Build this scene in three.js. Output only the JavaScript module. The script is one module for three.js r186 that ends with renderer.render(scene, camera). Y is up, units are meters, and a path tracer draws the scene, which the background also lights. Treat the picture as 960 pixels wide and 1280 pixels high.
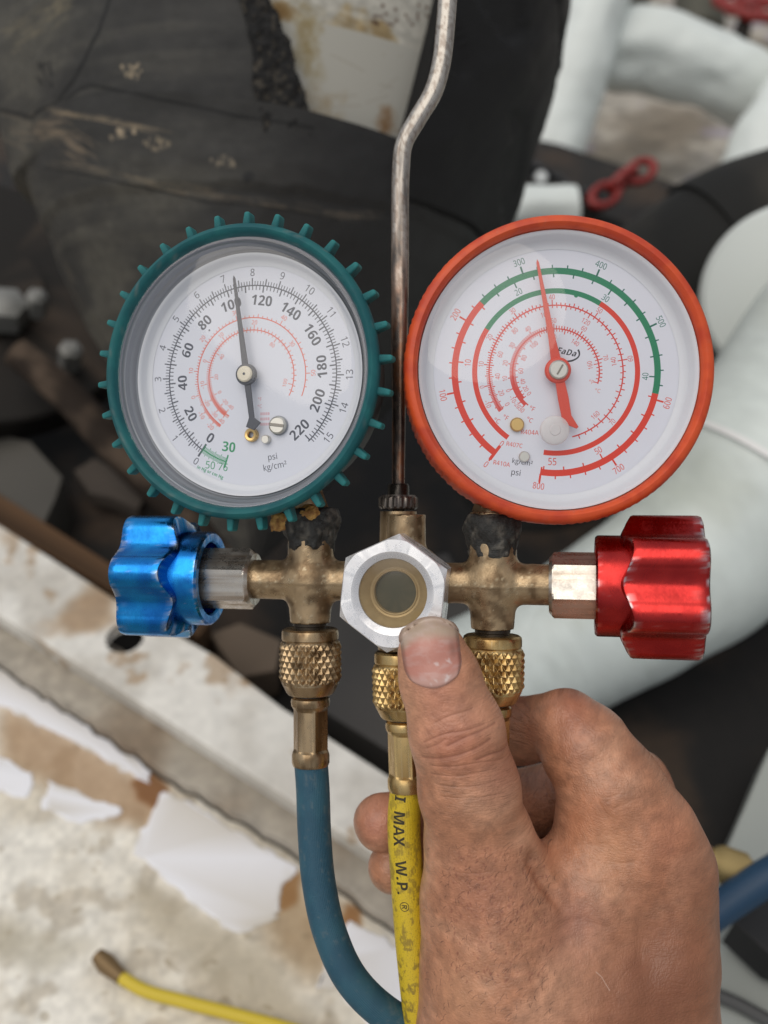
import * as THREE from 'three';
import { mergeGeometries, toCreasedNormals } from 'three/addons/utils/BufferGeometryUtils.js';
import { RoundedBoxGeometry } from 'three/addons/geometries/RoundedBoxGeometry.js';

// ---------------------------------------------------------------- camera, sky, sun, exposure
const DEG = Math.PI / 180, FOV = 56, K = 0.21;                 // K: millimetres per unit at the manifold
const DC = 640 * K / Math.tan(FOV / 2 * DEG);                    // camera to manifold, mm
const PITCH = 45 * DEG, CAM_H = 0.66;
const scene = new THREE.Scene();
const R = new THREE.Quaternion().setFromAxisAngle(new THREE.Vector3(1, 0, 0), -PITCH);   // the held set faces the tilted camera
const O = new THREE.Vector3(0, CAM_H - DC * Math.sin(PITCH) / 1000, 0);
const W = (p) => new THREE.Vector3(p[0], p[1], p[2]).multiplyScalar(0.001).applyQuaternion(R).add(O);
const camera = new THREE.PerspectiveCamera(FOV, 0.75, 0.01, 400);
camera.position.copy(W([0, 0, DC])); camera.quaternion.copy(R);
camera.focus = (DC - 9) / 1000; camera.userData.fStop = 9.5;
scene.add(camera);
{ // overcast sky: brighter overhead, dim ground glow below the horizon
  const w = 256, h = 128, d = new Float32Array(w * h * 4);
  for (let j = 0; j < h; j++) for (let i = 0; i < w; i++) {
    const el = ((j + 0.5) / h - 0.5) * Math.PI, s = Math.sin(el), az = (i + 0.5) / w * Math.PI * 2;
    const cl = 1 + 0.10 * Math.sin(az * 3 + 2 * el) * Math.cos(el * 4 + az) + 0.06 * Math.sin(az * 7 + 1.3) * Math.sin(el * 9);
    const side = 1 - 0.34 * Math.cos(az - Math.PI) * Math.cos(el); const v = s > 0 ? (0.40 + 0.85 * Math.pow(s, 0.7)) * cl * side : 0.30 + s * 0.15, o = (j * w + i) * 4;
    d[o] = v * 0.96; d[o + 1] = v; d[o + 2] = v * 1.07; d[o + 3] = 1;
  }
  const t = new THREE.DataTexture(d, w, h, THREE.RGBAFormat, THREE.FloatType);
  t.mapping = THREE.EquirectangularReflectionMapping; t.magFilter = THREE.LinearFilter; t.wrapS = THREE.RepeatWrapping; t.needsUpdate = true;
  scene.background = t; scene.environment = t; scene.environmentIntensity = 0.62; scene.backgroundIntensity = 0.62;
}
const sun = new THREE.DirectionalLight(0xfff4e6, 1.5);
sun.position.set(-0.36, 1.5, 0.24); sun.target.position.set(0, 0.45, 0); sun.castShadow = true; sun.shadow.radius = 105;
Object.assign(sun.shadow.camera, { left: -1.5, right: 1.5, top: 1.5, bottom: -1.5, near: 0.1, far: 6 });
scene.add(sun, sun.target);
const renderer = new THREE.WebGLRenderer();
renderer.toneMapping = THREE.LinearToneMapping; renderer.toneMappingExposure = 0.9;
renderer.shadowMap.enabled = true;

// ---------------------------------------------------------------- helpers
let seed = 12345;
const rnd = () => { seed = (seed * 1664525 + 1013904223) >>> 0; return seed / 4294967296; };
const V = (x, y, z) => new THREE.Vector3(x, y, z);
const lerp = (a, b, t) => a + (b - a) * t, clamp = (x, a = 0, b = 1) => Math.min(b, Math.max(a, x));
const sst = (a, b, x) => { const t = clamp((x - a) / (b - a)); return t * t * (3 - 2 * t); };
const mixc = (a, b, t) => [lerp(a[0], b[0], t), lerp(a[1], b[1], t), lerp(a[2], b[2], t)];
const hash = (x, y, z) => { let h = Math.imul(x, 374761393) ^ Math.imul(y, 668265263) ^ Math.imul(z, 1440662683); h = Math.imul(h ^ (h >>> 13), 1274126177); return ((h ^ (h >>> 16)) >>> 0) / 4294967296; };
function vn(x, y, z) {
  const ix = Math.floor(x), iy = Math.floor(y), iz = Math.floor(z), f = (t) => t * t * (3 - 2 * t), u = f(x - ix), v = f(y - iy), w = f(z - iz);
  const l = (a, b, t) => a + (b - a) * t, h = hash;
  return l(l(l(h(ix, iy, iz), h(ix + 1, iy, iz), u), l(h(ix, iy + 1, iz), h(ix + 1, iy + 1, iz), u), v), l(l(h(ix, iy, iz + 1), h(ix + 1, iy, iz + 1), u), l(h(ix, iy + 1, iz + 1), h(ix + 1, iy + 1, iz + 1), u), v), w);
}
function fbm(x, y, z = 0, o = 4) { let s = 0, a = 0.5, n = 0; for (let i = 0; i < o; i++) { s += a * vn(x, y, z); n += a; a *= 0.5; x = x * 2.03 + 7.1; y = y * 2.03 + 3.7; z = z * 2.03 + 1.9; } return s / n; }
// a picture coordinate at depth z (mm, towards the camera from the manifold) as a point in the set's axes
const at = (x, y, z = 0) => { const s = (DC - z) / DC * K; return [(x - 480) * s, (640 - y) * s, z]; };
const atD = (x, y, depth) => at(x, y, DC - depth);
const pxmm = (px, z = 0) => px * K * (DC - z) / DC;

const used = new Map();
function numbered(n) { const c = used.get(n) ?? 0; used.set(n, c + 1); return c ? n + '_' + String(c).padStart(3, '0') : n; }
function thing(name, label, category, base, group, quat = R) {
  const o = new THREE.Group(); o.name = numbered(name); o.position.copy(W(base)); o.quaternion.copy(quat);
  o.userData = { label, category }; if (group) o.userData.group = group;
  o._base = base; scene.add(o); return o;
}
// geometry in millimetres in the thing's axes (offset by its base) becomes one named mesh
function part(name, geos, mat, parent, base) {
  let list = [].concat(geos).map((g) => g.index ? g.toNonIndexed() : g);
  for (const g of list) { if (!g.attributes.uv) boxUV(g); }
  const anyc = list.some((g) => g.attributes.color);
  if (list.length > 1) for (const g of list) { for (const k of Object.keys(g.attributes)) if (!['position', 'normal', 'uv', 'color'].includes(k)) g.deleteAttribute(k); if (anyc && !g.attributes.color) paint(g, () => [1, 1, 1]); }
  let g = list.length > 1 ? mergeGeometries(list) : list[0].clone();
  const b = base ?? parent._base ?? [0, 0, 0];
  g.translate(-b[0], -b[1], -b[2]); g.scale(0.001, 0.001, 0.001);
  const m = new THREE.Mesh(g, mat); m.name = name; m.castShadow = m.receiveShadow = true; m._base = b;
  parent.add(m); return m;
}
function boxUV(g, s = 20) {
  if (!g.attributes.normal) g.computeVertexNormals();
  const p = g.attributes.position, n = g.attributes.normal, uv = new Float32Array(p.count * 2);
  for (let i = 0; i < p.count; i++) { uv[i * 2] = (p.getX(i) + 0.6 * p.getZ(i)) / s; uv[i * 2 + 1] = (p.getY(i) + 0.5 * p.getZ(i)) / s; }
  g.setAttribute('uv', new THREE.BufferAttribute(uv, 2)); return g;
}
function paint(g, fn) {
  const p = g.attributes.position, n = g.attributes.normal, c = new Float32Array(p.count * 3);
  for (let i = 0; i < p.count; i++) { const v = fn(p.getX(i), p.getY(i), p.getZ(i), n && [n.getX(i), n.getY(i), n.getZ(i)]); c[i * 3] = v[0]; c[i * 3 + 1] = v[1]; c[i * 3 + 2] = v[2]; }
  g.setAttribute('color', new THREE.BufferAttribute(c, 3)); return g;
}
const val = (v, f, i) => typeof v === 'function' ? v(f) : v;
// a body turned about z; rows are [radius, height], each a number or a function of the angle
function rev(rows, seg = 96, crease = 0.6, a0 = 0, a1 = Math.PI * 2) {
  const P = [], U = [], I = []; let s = 0;
  rows.forEach((row, j) => {
    if (j) s += Math.hypot(val(row[0], 0) - val(rows[j - 1][0], 0), val(row[1], 0) - val(rows[j - 1][1], 0));
    for (let i = 0; i <= seg; i++) { const f = a0 + (a1 - a0) * i / seg, r = val(row[0], f), z = val(row[1], f); P.push(r * Math.cos(f), r * Math.sin(f), z); U.push(f * 10 / 20, s / 20); }
  });
  for (let j = 0; j < rows.length - 1; j++) for (let i = 0; i < seg; i++) { const a = j * (seg + 1) + i, b = a + seg + 1; I.push(a, a + 1, b, b, a + 1, b + 1); }
  const g = new THREE.BufferGeometry(); g.setAttribute('position', new THREE.Float32BufferAttribute(P, 3)); g.setAttribute('uv', new THREE.Float32BufferAttribute(U, 2)); g.setIndex(I);
  return toCreasedNormals(g, crease);
}
const hexR = (ap, n = 6) => (f) => { const st = Math.PI * 2 / n; let m = ((f % st) + st) % st; return ap / Math.cos(m - st / 2); };
// a tube through points [x,y,z,r] (smooth), uv.x around from the far side, uv.y along from the start (v = 1)
function sweep(pts, { seg = 80, rad = 24, cap = true, n0 = [1, 0, 0], tension = 0.5, bump } = {}) {
  const curve = new THREE.CatmullRomCurve3(pts.map((p) => V(p[0], p[1], p[2])), false, 'centripetal', tension), L = curve.getLength();
  const P = [], N = [], U = [], I = []; let n = V(...n0), first = true;
  const ring = (c, t, b, r, v, flat) => { for (let i = 0; i <= rad; i++) { const f = i / rad * Math.PI * 2, d = n.clone().multiplyScalar(Math.cos(f)).addScaledVector(b, Math.sin(f)); const rr = r + (bump ? bump(f, v * L) : 0); P.push(c.x + d.x * rr, c.y + d.y * rr, c.z + d.z * rr); const q = flat ? t.clone().multiplyScalar(flat) : d; N.push(q.x, q.y, q.z); U.push(1 - i / rad, 1 - v); } };
  const M = []; 
  for (let j = 0; j <= seg; j++) {
    const u = j / seg, c = curve.getPointAt(u), t = curve.getTangentAt(u);
    n.addScaledVector(t, -n.dot(t)).normalize(); const b = t.clone().cross(n);
    const q = curve.getUtoTmapping(u, 0) * (pts.length - 1), k = Math.min(pts.length - 2, Math.floor(q)), r = lerp(pts[k][3], pts[k + 1][3], sst(0, 1, q - k));
    if (cap && j === 0) { ring(c, t, b, 0, 0, -1); ring(c, t, b, r, 0, -1); }
    ring(c, t, b, r, u);
    if (cap && j === seg) { ring(c, t, b, r, 1, 1); ring(c, t, b, 0, 1, 1); }
  }
  const rows = P.length / 3 / (rad + 1);
  for (let j = 0; j < rows - 1; j++) for (let i = 0; i < rad; i++) { const a = j * (rad + 1) + i, b = a + rad + 1; I.push(a, a + 1, b, b, a + 1, b + 1); }
  const g = new THREE.BufferGeometry(); g.setAttribute('position', new THREE.Float32BufferAttribute(P, 3)); g.setAttribute('normal', new THREE.Float32BufferAttribute(N, 3)); g.setAttribute('uv', new THREE.Float32BufferAttribute(U, 2)); g.setIndex(I);
  if (bump) { g.computeVertexNormals(); const q = g.attributes.normal; for (let j = 0; j < rows; j++) { const a = j * (rad + 1), b = a + rad, v = V(q.getX(a) + q.getX(b), q.getY(a) + q.getY(b), q.getZ(a) + q.getZ(b)).normalize(); q.setXYZ(a, v.x, v.y, v.z); q.setXYZ(b, v.x, v.y, v.z); } }
  g.userData.length = L; return g;
}
// signed-distance field -> smooth mesh (surface nets)
function nets(f, lo, hi, cell) {
  const nx = Math.ceil((hi[0] - lo[0]) / cell) + 1, ny = Math.ceil((hi[1] - lo[1]) / cell) + 1, nz = Math.ceil((hi[2] - lo[2]) / cell) + 1, F = new Float32Array(nx * ny * nz), B = 6;
  const id = (i, j, k) => (k * ny + j) * nx + i;
  for (let K0 = 0; K0 < nz; K0 += B) for (let J0 = 0; J0 < ny; J0 += B) for (let I0 = 0; I0 < nx; I0 += B) {
    const c = f(lo[0] + (I0 + B / 2) * cell, lo[1] + (J0 + B / 2) * cell, lo[2] + (K0 + B / 2) * cell), far = Math.abs(c) > B * cell * 1.25;
    for (let k = K0; k < Math.min(nz, K0 + B); k++) for (let j = J0; j < Math.min(ny, J0 + B); j++) for (let i = I0; i < Math.min(nx, I0 + B); i++) F[id(i, j, k)] = far ? c : f(lo[0] + i * cell, lo[1] + j * cell, lo[2] + k * cell);
  }
  const vid = new Int32Array(nx * ny * nz).fill(-1), P = [], I = [];
  const E = [[0, 1], [0, 2], [0, 4], [1, 3], [1, 5], [2, 3], [2, 6], [3, 7], [4, 5], [4, 6], [5, 7], [6, 7]];
  for (let k = 0; k < nz - 1; k++) for (let j = 0; j < ny - 1; j++) for (let i = 0; i < nx - 1; i++) {
    const d = []; let m = 0;
    for (let c = 0; c < 8; c++) { const v = F[id(i + (c & 1), j + ((c >> 1) & 1), k + (c >> 2))]; d.push(v); if (v < 0) m |= 1 << c; }
    if (m === 0 || m === 255) continue;
    let x = 0, y = 0, z = 0, n = 0;
    for (const [a, b] of E) if ((d[a] < 0) !== (d[b] < 0)) { const t = d[a] / (d[a] - d[b]); x += lerp(a & 1, b & 1, t); y += lerp((a >> 1) & 1, (b >> 1) & 1, t); z += lerp(a >> 2, b >> 2, t); n++; }
    vid[id(i, j, k)] = P.length / 3; P.push(lo[0] + (i + x / n) * cell, lo[1] + (j + y / n) * cell, lo[2] + (k + z / n) * cell);
  }
  const quad = (a, b, c, d, flip) => { if (a < 0 || b < 0 || c < 0 || d < 0) return; if (flip) I.push(a, c, b, a, d, c); else I.push(a, b, c, a, c, d); };
  for (let k = 1; k < nz - 1; k++) for (let j = 1; j < ny - 1; j++) for (let i = 1; i < nx - 1; i++) {
    const s = F[id(i, j, k)] < 0;
    if (s !== F[id(i + 1, j, k)] < 0) quad(vid[id(i, j - 1, k - 1)], vid[id(i, j, k - 1)], vid[id(i, j, k)], vid[id(i, j - 1, k)], !s);
    if (s !== F[id(i, j + 1, k)] < 0) quad(vid[id(i - 1, j, k - 1)], vid[id(i - 1, j, k)], vid[id(i, j, k)], vid[id(i, j, k - 1)], !s);
    if (s !== F[id(i, j, k + 1)] < 0) quad(vid[id(i - 1, j - 1, k)], vid[id(i, j - 1, k)], vid[id(i, j, k)], vid[id(i - 1, j, k)], !s);
  }
  const N = new Float32Array(P.length), e = cell * 0.35;
  for (let v = 0; v < P.length; v += 3) for (let pass = 0; pass < 2; pass++) {
    const [x, y, z] = [P[v], P[v + 1], P[v + 2]]; let gx = f(x + e, y, z) - f(x - e, y, z), gy = f(x, y + e, z) - f(x, y - e, z), gz = f(x, y, z + e) - f(x, y, z - e); const l = Math.hypot(gx, gy, gz) || 1;
    N[v] = gx / l; N[v + 1] = gy / l; N[v + 2] = gz / l;
    if (!pass) { const q = clamp(f(x, y, z), -cell * 0.5, cell * 0.5) * Math.min(1, 2 * e / l); P[v] -= N[v] * q; P[v + 1] -= N[v + 1] * q; P[v + 2] -= N[v + 2] * q; }
  }
  const g = new THREE.BufferGeometry(); g.setAttribute('position', new THREE.Float32BufferAttribute(P, 3)); g.setAttribute('normal', new THREE.BufferAttribute(N, 3)); g.setIndex(I); return g;
}
const cone = (p, a, b, zs = 1) => { // tapered capsule; zs > 1 flattens it in z
  const ax = b[0] - a[0], ay = b[1] - a[1], az = (b[2] - a[2]), px = p[0] - a[0], py = p[1] - a[1], pz = p[2] - a[2];
  const h = clamp((px * ax + py * ay + pz * az) / (ax * ax + ay * ay + az * az)), dx = px - ax * h, dy = py - ay * h, dz = (pz - az * h) * zs;
  return Math.sqrt(dx * dx + dy * dy + dz * dz) - (a[3] + (b[3] - a[3]) * h);
};
const smin = (a, b, k) => { const h = Math.max(k - Math.abs(a - b), 0) / k; return Math.min(a, b) - h * h * k * 0.25; };
function tex(w, h, fn, srgb) { // fn(u, v) -> [r, g, b] 0..1 (sRGB values when srgb)
  const d = new Uint8Array(w * h * 4);
  for (let j = 0; j < h; j++) for (let i = 0; i < w; i++) { const c = fn((i + 0.5) / w, (j + 0.5) / h), o = (j * w + i) * 4; d[o] = clamp(c[0]) * 255; d[o + 1] = clamp(c[1]) * 255; d[o + 2] = clamp(c[2]) * 255; d[o + 3] = 255; }
  const t = new THREE.DataTexture(d, w, h); t.magFilter = THREE.LinearFilter; t.wrapS = t.wrapT = THREE.RepeatWrapping; if (srgb) t.colorSpace = THREE.SRGBColorSpace; t.needsUpdate = true; return t;
}
function canvasTex(w, h, draw) { const c = document.createElement('canvas'); c.width = w; c.height = h; draw(c.getContext('2d'), w, h); const t = new THREE.CanvasTexture(c); t.colorSpace = THREE.SRGBColorSpace; t.wrapS = t.wrapT = THREE.RepeatWrapping; return t; }
const per = (u, v, f, o = 4, z = 0) => { // tileable fbm
  const a = fbm(u * f, v * f, z, o), b = fbm((u - 1) * f, v * f, z, o), c = fbm(u * f, (v - 1) * f, z, o), d = fbm((u - 1) * f, (v - 1) * f, z, o); const p = sst(0.7, 1, u), q = sst(0.7, 1, v); return lerp(lerp(a, b, p), lerp(c, d, p), q); };
const grit = tex(512, 512, (u, v) => { const a = per(u, v, 8, 4), b = per(u, v, 60, 3, 5); const x = 0.55 + (a - 0.5) * 0.7 + (b - 0.5) * 0.5; return [x, x, x]; });
const fine = tex(512, 512, (u, v) => { const b = per(u, v, 90, 3, 9); const a = per(u, v, 24, 3, 2); return [b * 0.6 + a * 0.4, b * 0.6 + a * 0.4, b]; });
const std = (o) => new THREE.MeshPhysicalMaterial(o);
const vc = (o) => std({ vertexColors: true, ...o });

// ---------------------------------------------------------------- materials
const M = {
  oldBrass: vc({ metalness: 0.7, roughness: 0.72, roughnessMap: grit, bumpMap: fine, bumpScale: 0.00005 }),
  brass: vc({ metalness: 0.9, roughness: 0.6, roughnessMap: grit }),
  nickel: vc({ metalness: 0.9, roughness: 0.6, roughnessMap: grit }),
  alu: vc({ metalness: 0.55, roughness: 0.55, roughnessMap: grit }),
  anod: vc({ metalness: 1, roughness: 0.48, roughnessMap: grit }),
  teal: vc({ roughness: 0.55, specularIntensity: 0.6, bumpMap: fine, bumpScale: 0.00008 }),
  orange: vc({ roughness: 0.5, bumpMap: fine, bumpScale: 0.00008 }),
  lens: std({ color: 0xffffff, transmission: 1, thickness: 0, roughness: 0.04, ior: 1.49 }),
  bezel: std({ color: new THREE.Color(0.25, 0.265, 0.29), metalness: 0.5, roughness: 0.3 }),
  cup: std({ color: new THREE.Color(0.66, 0.68, 0.72), roughness: 0.45 }),
  caseM: std({ color: new THREE.Color(0.05, 0.05, 0.05), roughness: 0.5, metalness: 0.5 }),
  needleGrey: std({ color: new THREE.Color(0.055, 0.06, 0.075), roughness: 0.45 }),
  needleRed: std({ color: new THREE.Color(0.62, 0.055, 0.025), roughness: 0.45 }),
  cream: std({ color: new THREE.Color(0.72, 0.66, 0.52), roughness: 0.35 }),
  steel: std({ color: new THREE.Color(0.62, 0.6, 0.54), metalness: 1, roughness: 0.3 }),
  brassPlain: std({ color: new THREE.Color(0.62, 0.42, 0.16), metalness: 1, roughness: 0.3 }),
  plug: std({ color: new THREE.Color(0.8, 0.78, 0.76), transmission: 0.55, thickness: 0, roughness: 0.5 }),
  sealant: vc({ roughness: 0.6, bumpMap: fine, bumpScale: 0.0003 }),
  rod: vc({ metalness: 0.7, roughness: 0.55, roughnessMap: grit }),
};
const pBrass = (k, gold) => (x, y, z, n) => { const a = fbm(x * 0.35 + k, y * 0.35, z * 0.35, 4), b = fbm(x * 1.7, y * 1.7 + k, z * 1.7, 3); const base = gold ? [0.58, 0.41, 0.18] : [0.40, 0.29, 0.17]; const dark = gold ? [0.36, 0.23, 0.09] : [0.18, 0.12, 0.065]; return mixc(mixc(base, dark, sst(0.42, 0.68, a)), [0.62, 0.53, 0.36], sst(0.66, 0.8, b) * 0.5); };

// ================================================================= THE PLACE
const UP = [0, Math.cos(PITCH), Math.sin(PITCH)];               // world up in the set's axes
// point of the horizontal plane of height c (mm above the manifold's height) seen at a picture coordinate
const onPlane = (x, y, c) => { const dx = (x - 480) * K / DC, dy = (640 - y) * K / DC; const d = (UP[2] * DC - c) / (UP[2] - UP[1] * dy); return [dx * d, dy * d, DC - d]; };
// slab: outline on the plane c, going down by t mm
function slab(px, c, t, drop = 0) {
  const top = px.map(([x, y]) => onPlane(x, y, c)), e1 = V(1, 0, 0), e2 = V(0, UP[2], -UP[1]);
  const sh = new THREE.Shape(top.map((p) => new THREE.Vector2(p[0], p[1] * e2.y + p[2] * e2.z)));
  const g = new THREE.ExtrudeGeometry(sh, { depth: t - 2, bevelEnabled: true, bevelSize: 1, bevelThickness: 1, bevelSegments: 2, bevelOffset: -1 });
  const m = new THREE.Matrix4().makeBasis(e1, e2, V(...UP)); g.translate(0, 0, c - t + 1); g.applyMatrix4(m); return g;
}
const planeUV = (g, s) => { const p = g.attributes.position, uv = new Float32Array(p.count * 2); for (let i = 0; i < p.count; i++) { uv[i * 2] = p.getX(i) / s; uv[i * 2 + 1] = (p.getY(i) * UP[2] - p.getZ(i) * UP[1] + (p.getY(i) * UP[1] + p.getZ(i) * UP[2]) * 0.5) / s; } g.setAttribute('uv', new THREE.BufferAttribute(uv, 2)); return g; };

{ // concrete floor, one sheet
  const t = tex(1024, 1024, (u, v) => { const a = per(u, v, 5, 5), b = per(u, v, 40, 3, 3), c = per(u, v, 14, 3, 8); const s = sst(0.5, 0.75, a); const k = 0.9 + (b - 0.5) * 0.45; return [lerp(0.70, 0.54, s) * k, lerp(0.675, 0.50, s) * k, lerp(0.63, 0.44, s) * k + (c > 0.66 ? 0.06 : 0)]; }, true);
  t.repeat.set(160, 160);
  const g = new THREE.PlaneGeometry(120, 120); g.rotateX(-Math.PI / 2);
  const m = new THREE.Mesh(g, std({ map: t, roughness: 0.9 })); m.name = 'floor'; m.receiveShadow = true; m.userData = { kind: 'structure' }; scene.add(m);
}
// ---- insulated vessel behind the gauges
{
  const depth = 540, f = K * depth / DC, A = V(...atD(345, 160, depth)), roll = -3.2 * DEG;
  const ax = V(-Math.sin(roll), Math.cos(roll), 0), e1 = V(Math.cos(roll), Math.sin(roll), 0), e2 = V(0, 0, 1);
  const prof = [[-170, 350], [0, 342], [80, 330], [150, 316], [205, 301], [250, 287], [300, 270], [360, 245], [430, 208], [500, 160], [570, 110], [640, 62], [690, 20], [705, 1]];
  const Rh = (h) => { const y = 160 - h / f; let i = 0; while (i < prof.length - 2 && y > prof[i + 1][0]) i++; const t = clamp((y - prof[i][0]) / (prof[i + 1][0] - prof[i][0])); return lerp(prof[i][1], prof[i + 1][1], t) * f; };
  const pt = (phi, h, off) => { const r = Rh(h) + off; return [A.x + ax.x * h + e1.x * Math.sin(phi) * r + e2.x * Math.cos(phi) * r, A.y + ax.y * h + e1.y * Math.sin(phi) * r, A.z + ax.z * h + Math.cos(phi) * r]; };
  const hit = (x, y) => { for (let d = 300; d < 700; d += 0.5) { const p = V(...atD(x, y, d)).sub(A), h = p.dot(ax), a = p.dot(e1), b = p.dot(e2); if (Math.hypot(a, b) < Rh(h)) return { phi: Math.atan2(a, b), h }; } const p = V(...atD(x, y, depth)).sub(A); return { phi: p.dot(e1) > 0 ? 1.4 : -1.4, h: p.dot(ax) }; };
  const H0 = (160 + 170) * f, H1 = (160 - 705) * f;
  const uvOf = (phi, h) => [0.5 + phi / (2 * Math.PI), (h - H1) / (H0 - H1)];
  function patch(pl, pr, h0, h1, off, nu, nv, noise = 0, rim = 0) { // pl, pr: angle limits as functions of h
    const P = [], U = [], I = [], row = nu + 1 + (rim ? 2 : 0);
    for (let j = 0; j <= nv; j++) { const h = lerp(h0, h1, j / nv), l = pl(h), r = pr(h); for (let i = 0; i < row; i++) { const k = rim ? i - 1 : i, inn = k < 0 || k > nu; const phi = lerp(l, r, clamp(k, 0, nu) / nu); const tb = rim && (j === 0 || j === nv); const o = (inn || tb) ? (typeof off === 'function' ? 3.2 : off) - rim : (typeof off === 'function' ? off(phi, h) : off) + (noise ? (fbm(phi * 40, h * 0.25, 3, 4) - 0.5) * noise : 0); P.push(...pt(phi, h, o)); U.push(...uvOf(phi, h)); } }
    for (let j = 0; j < nv; j++) for (let i = 0; i < row - 1; i++) { const a = j * row + i, b = a + row; I.push(a, b, a + 1, b, b + 1, a + 1); }
    const g = new THREE.BufferGeometry(); g.setAttribute('position', new THREE.Float32BufferAttribute(P, 3)); g.setAttribute('uv', new THREE.Float32BufferAttribute(U, 2)); g.setIndex(I); return toCreasedNormals(g, 0.7);
  }
  const W2 = 2048, H2 = 1024, C = (x, y) => { const q = hit(x, y), u = uvOf(q.phi, q.h); return [u[0] * W2, (1 - u[1]) * H2]; };
  const dustyTex = canvasTex(W2, H2, (g) => {
    const im = g.createImageData(W2, H2);
    for (let j = 0; j < H2; j++) for (let i = 0; i < W2; i++) { // foam: near black, dusty brown on the sooty side
      const a = fbm(i / 130, j / 60, 1, 5), b = fbm(i / 9, j / 7, 4, 3), s = fbm(i / 240, j / 14, 7, 4), side = 1 - sst(0.42, 0.60, i / W2 + (a - 0.5) * 0.08);
      const d = clamp(side * (0.30 + 0.7 * sst(0.4, 0.75, a) + 0.35 * sst(0.5, 0.7, s))) * (0.85 + 0.3 * b), o = (j * W2 + i) * 4;
      im.data[o] = 33 + 42 * d + (b - 0.5) * 6; im.data[o + 1] = 33 + 40 * d + (b - 0.5) * 6; im.data[o + 2] = 33 + 33 * d + (b - 0.5) * 6; im.data[o + 3] = 255;
    }
    g.putImageData(im, 0, 0);
    const line = (pts, w, col, jit = 0) => { g.strokeStyle = col; g.lineWidth = w; g.lineCap = 'round'; g.lineJoin = 'round'; g.beginPath(); pts.forEach(([x, y], i) => { const c = C(x, y); if (i) g.lineTo(c[0] + (rnd() - 0.5) * jit, c[1] + (rnd() - 0.5) * jit); else g.moveTo(...c); }); g.stroke(); };
    const smear = (pts, n, w, col, spread) => { for (let k = 0; k < n; k++) { const t = Math.floor(rnd() * (pts.length - 1)), q = rnd(), x = lerp(pts[t][0], pts[t + 1][0], q), y = lerp(pts[t][1], pts[t + 1][1], q) + (rnd() + rnd() - 1) * spread, dx = pts[t + 1][0] - pts[t][0], dy = pts[t + 1][1] - pts[t][1], l = (8 + rnd() * 26) / Math.hypot(dx, dy); line([[x, y], [x + dx * l, y + dy * l]], w * (0.4 + rnd()), col); } };
    smear([[62, 138], [120, 150], [190, 164]], 60, 2, 'rgba(150,132,105,0.22)', 6);
    smear([[62, 205], [160, 222], [260, 245], [400, 268], [460, 272]], 130, 2, 'rgba(140,125,100,0.17)', 8);
    smear([[30, 225], [80, 330], [125, 420]], 80, 2.5, 'rgba(140,122,92,0.2)', 26);
    smear([[0, 60], [60, 20], [90, 0]], 60, 4, 'rgba(120,108,86,0.22)', 26);
    smear([[20, 170], [70, 165], [110, 190]], 70, 4, 'rgba(140,124,98,0.22)', 26);
    const fleck = (x, y, w, h, col, n = 16) => { for (let k = 0; k < n; k++) { const c = C(x + (rnd() - 0.5) * w, y + (rnd() - 0.5) * h); g.fillStyle = col; g.beginPath(); g.ellipse(c[0], c[1], 1 + rnd() * 4, 0.8 + rnd() * 2.4, rnd() * 3, 0, 7); g.fill(); } };
    fleck(167, 90, 26, 16, 'rgba(178,160,132,0.55)'); fleck(160, 172, 30, 14, 'rgba(178,160,132,0.5)'); fleck(200, 183, 30, 14, 'rgba(170,152,124,0.45)'); fleck(280, 205, 28, 14, 'rgba(160,146,122,0.35)'); fleck(312, 225, 10, 8, 'rgba(30,30,30,0.8)'); fleck(60, 95, 20, 30, 'rgba(20,20,18,0.7)', 24);
    line([[147, -20], [128, 40], [100, 95], [76, 130], [48, 150], [10, 162]], 4.5, 'rgba(12,12,11,0.9)', 1);
    line([[76, 132], [115, 108], [200, 128], [300, 150], [390, 163]], 3, 'rgba(12,12,11,0.85)', 1);
    line([[60, 212], [160, 232], [260, 254], [420, 276]], 2.4, 'rgba(14,14,13,0.7)', 1);
  });
  const foam = std({ map: dustyTex, specularIntensity: 0.9, roughness: 0.58, bumpMap: fine, bumpScale: 0.0004 });
  const metal = std({ roughness: 0.6, map: canvasTex(W2, H2, (g) => {
    g.fillStyle = 'rgb(172,170,160)'; g.fillRect(0, 0, W2, H2);
    const im = g.getImageData(700, 0, 700, 400); for (let j = 0; j < 400; j++) for (let i = 0; i < 700; i++) { const a = fbm(i / 40, j / 26, 1, 5), b = fbm(i / 8, j / 6, 2, 3), r = sst(0.58, 0.78, a), o = (j * 700 + i) * 4; im.data[o] = lerp(178, 150, r) * (0.85 + b * 0.3); im.data[o + 1] = lerp(175, 130, r) * (0.85 + b * 0.3); im.data[o + 2] = lerp(164, 92, r) * (0.85 + b * 0.3); } g.putImageData(im, 700, 0);
    const blob = (x, y, rx, ry, col, n) => { for (let k = 0; k < n; k++) { const c = C(x + (rnd() + rnd() - 1) * rx, y + (rnd() + rnd() - 1) * ry); g.fillStyle = col; g.beginPath(); g.ellipse(c[0], c[1], 2 + rnd() * 9, 2 + rnd() * 6, rnd() * 3, 0, 7); g.fill(); } };
    blob(388, 40, 22, 70, 'rgba(120,88,40,0.09)', 80); blob(400, 130, 40, 40, 'rgba(125,92,48,0.07)', 50); blob(490, 150, 16, 26, 'rgba(110,72,34,0.1)', 40); blob(352, 8, 22, 12, 'rgba(120,90,40,.2)', 40);
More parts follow.
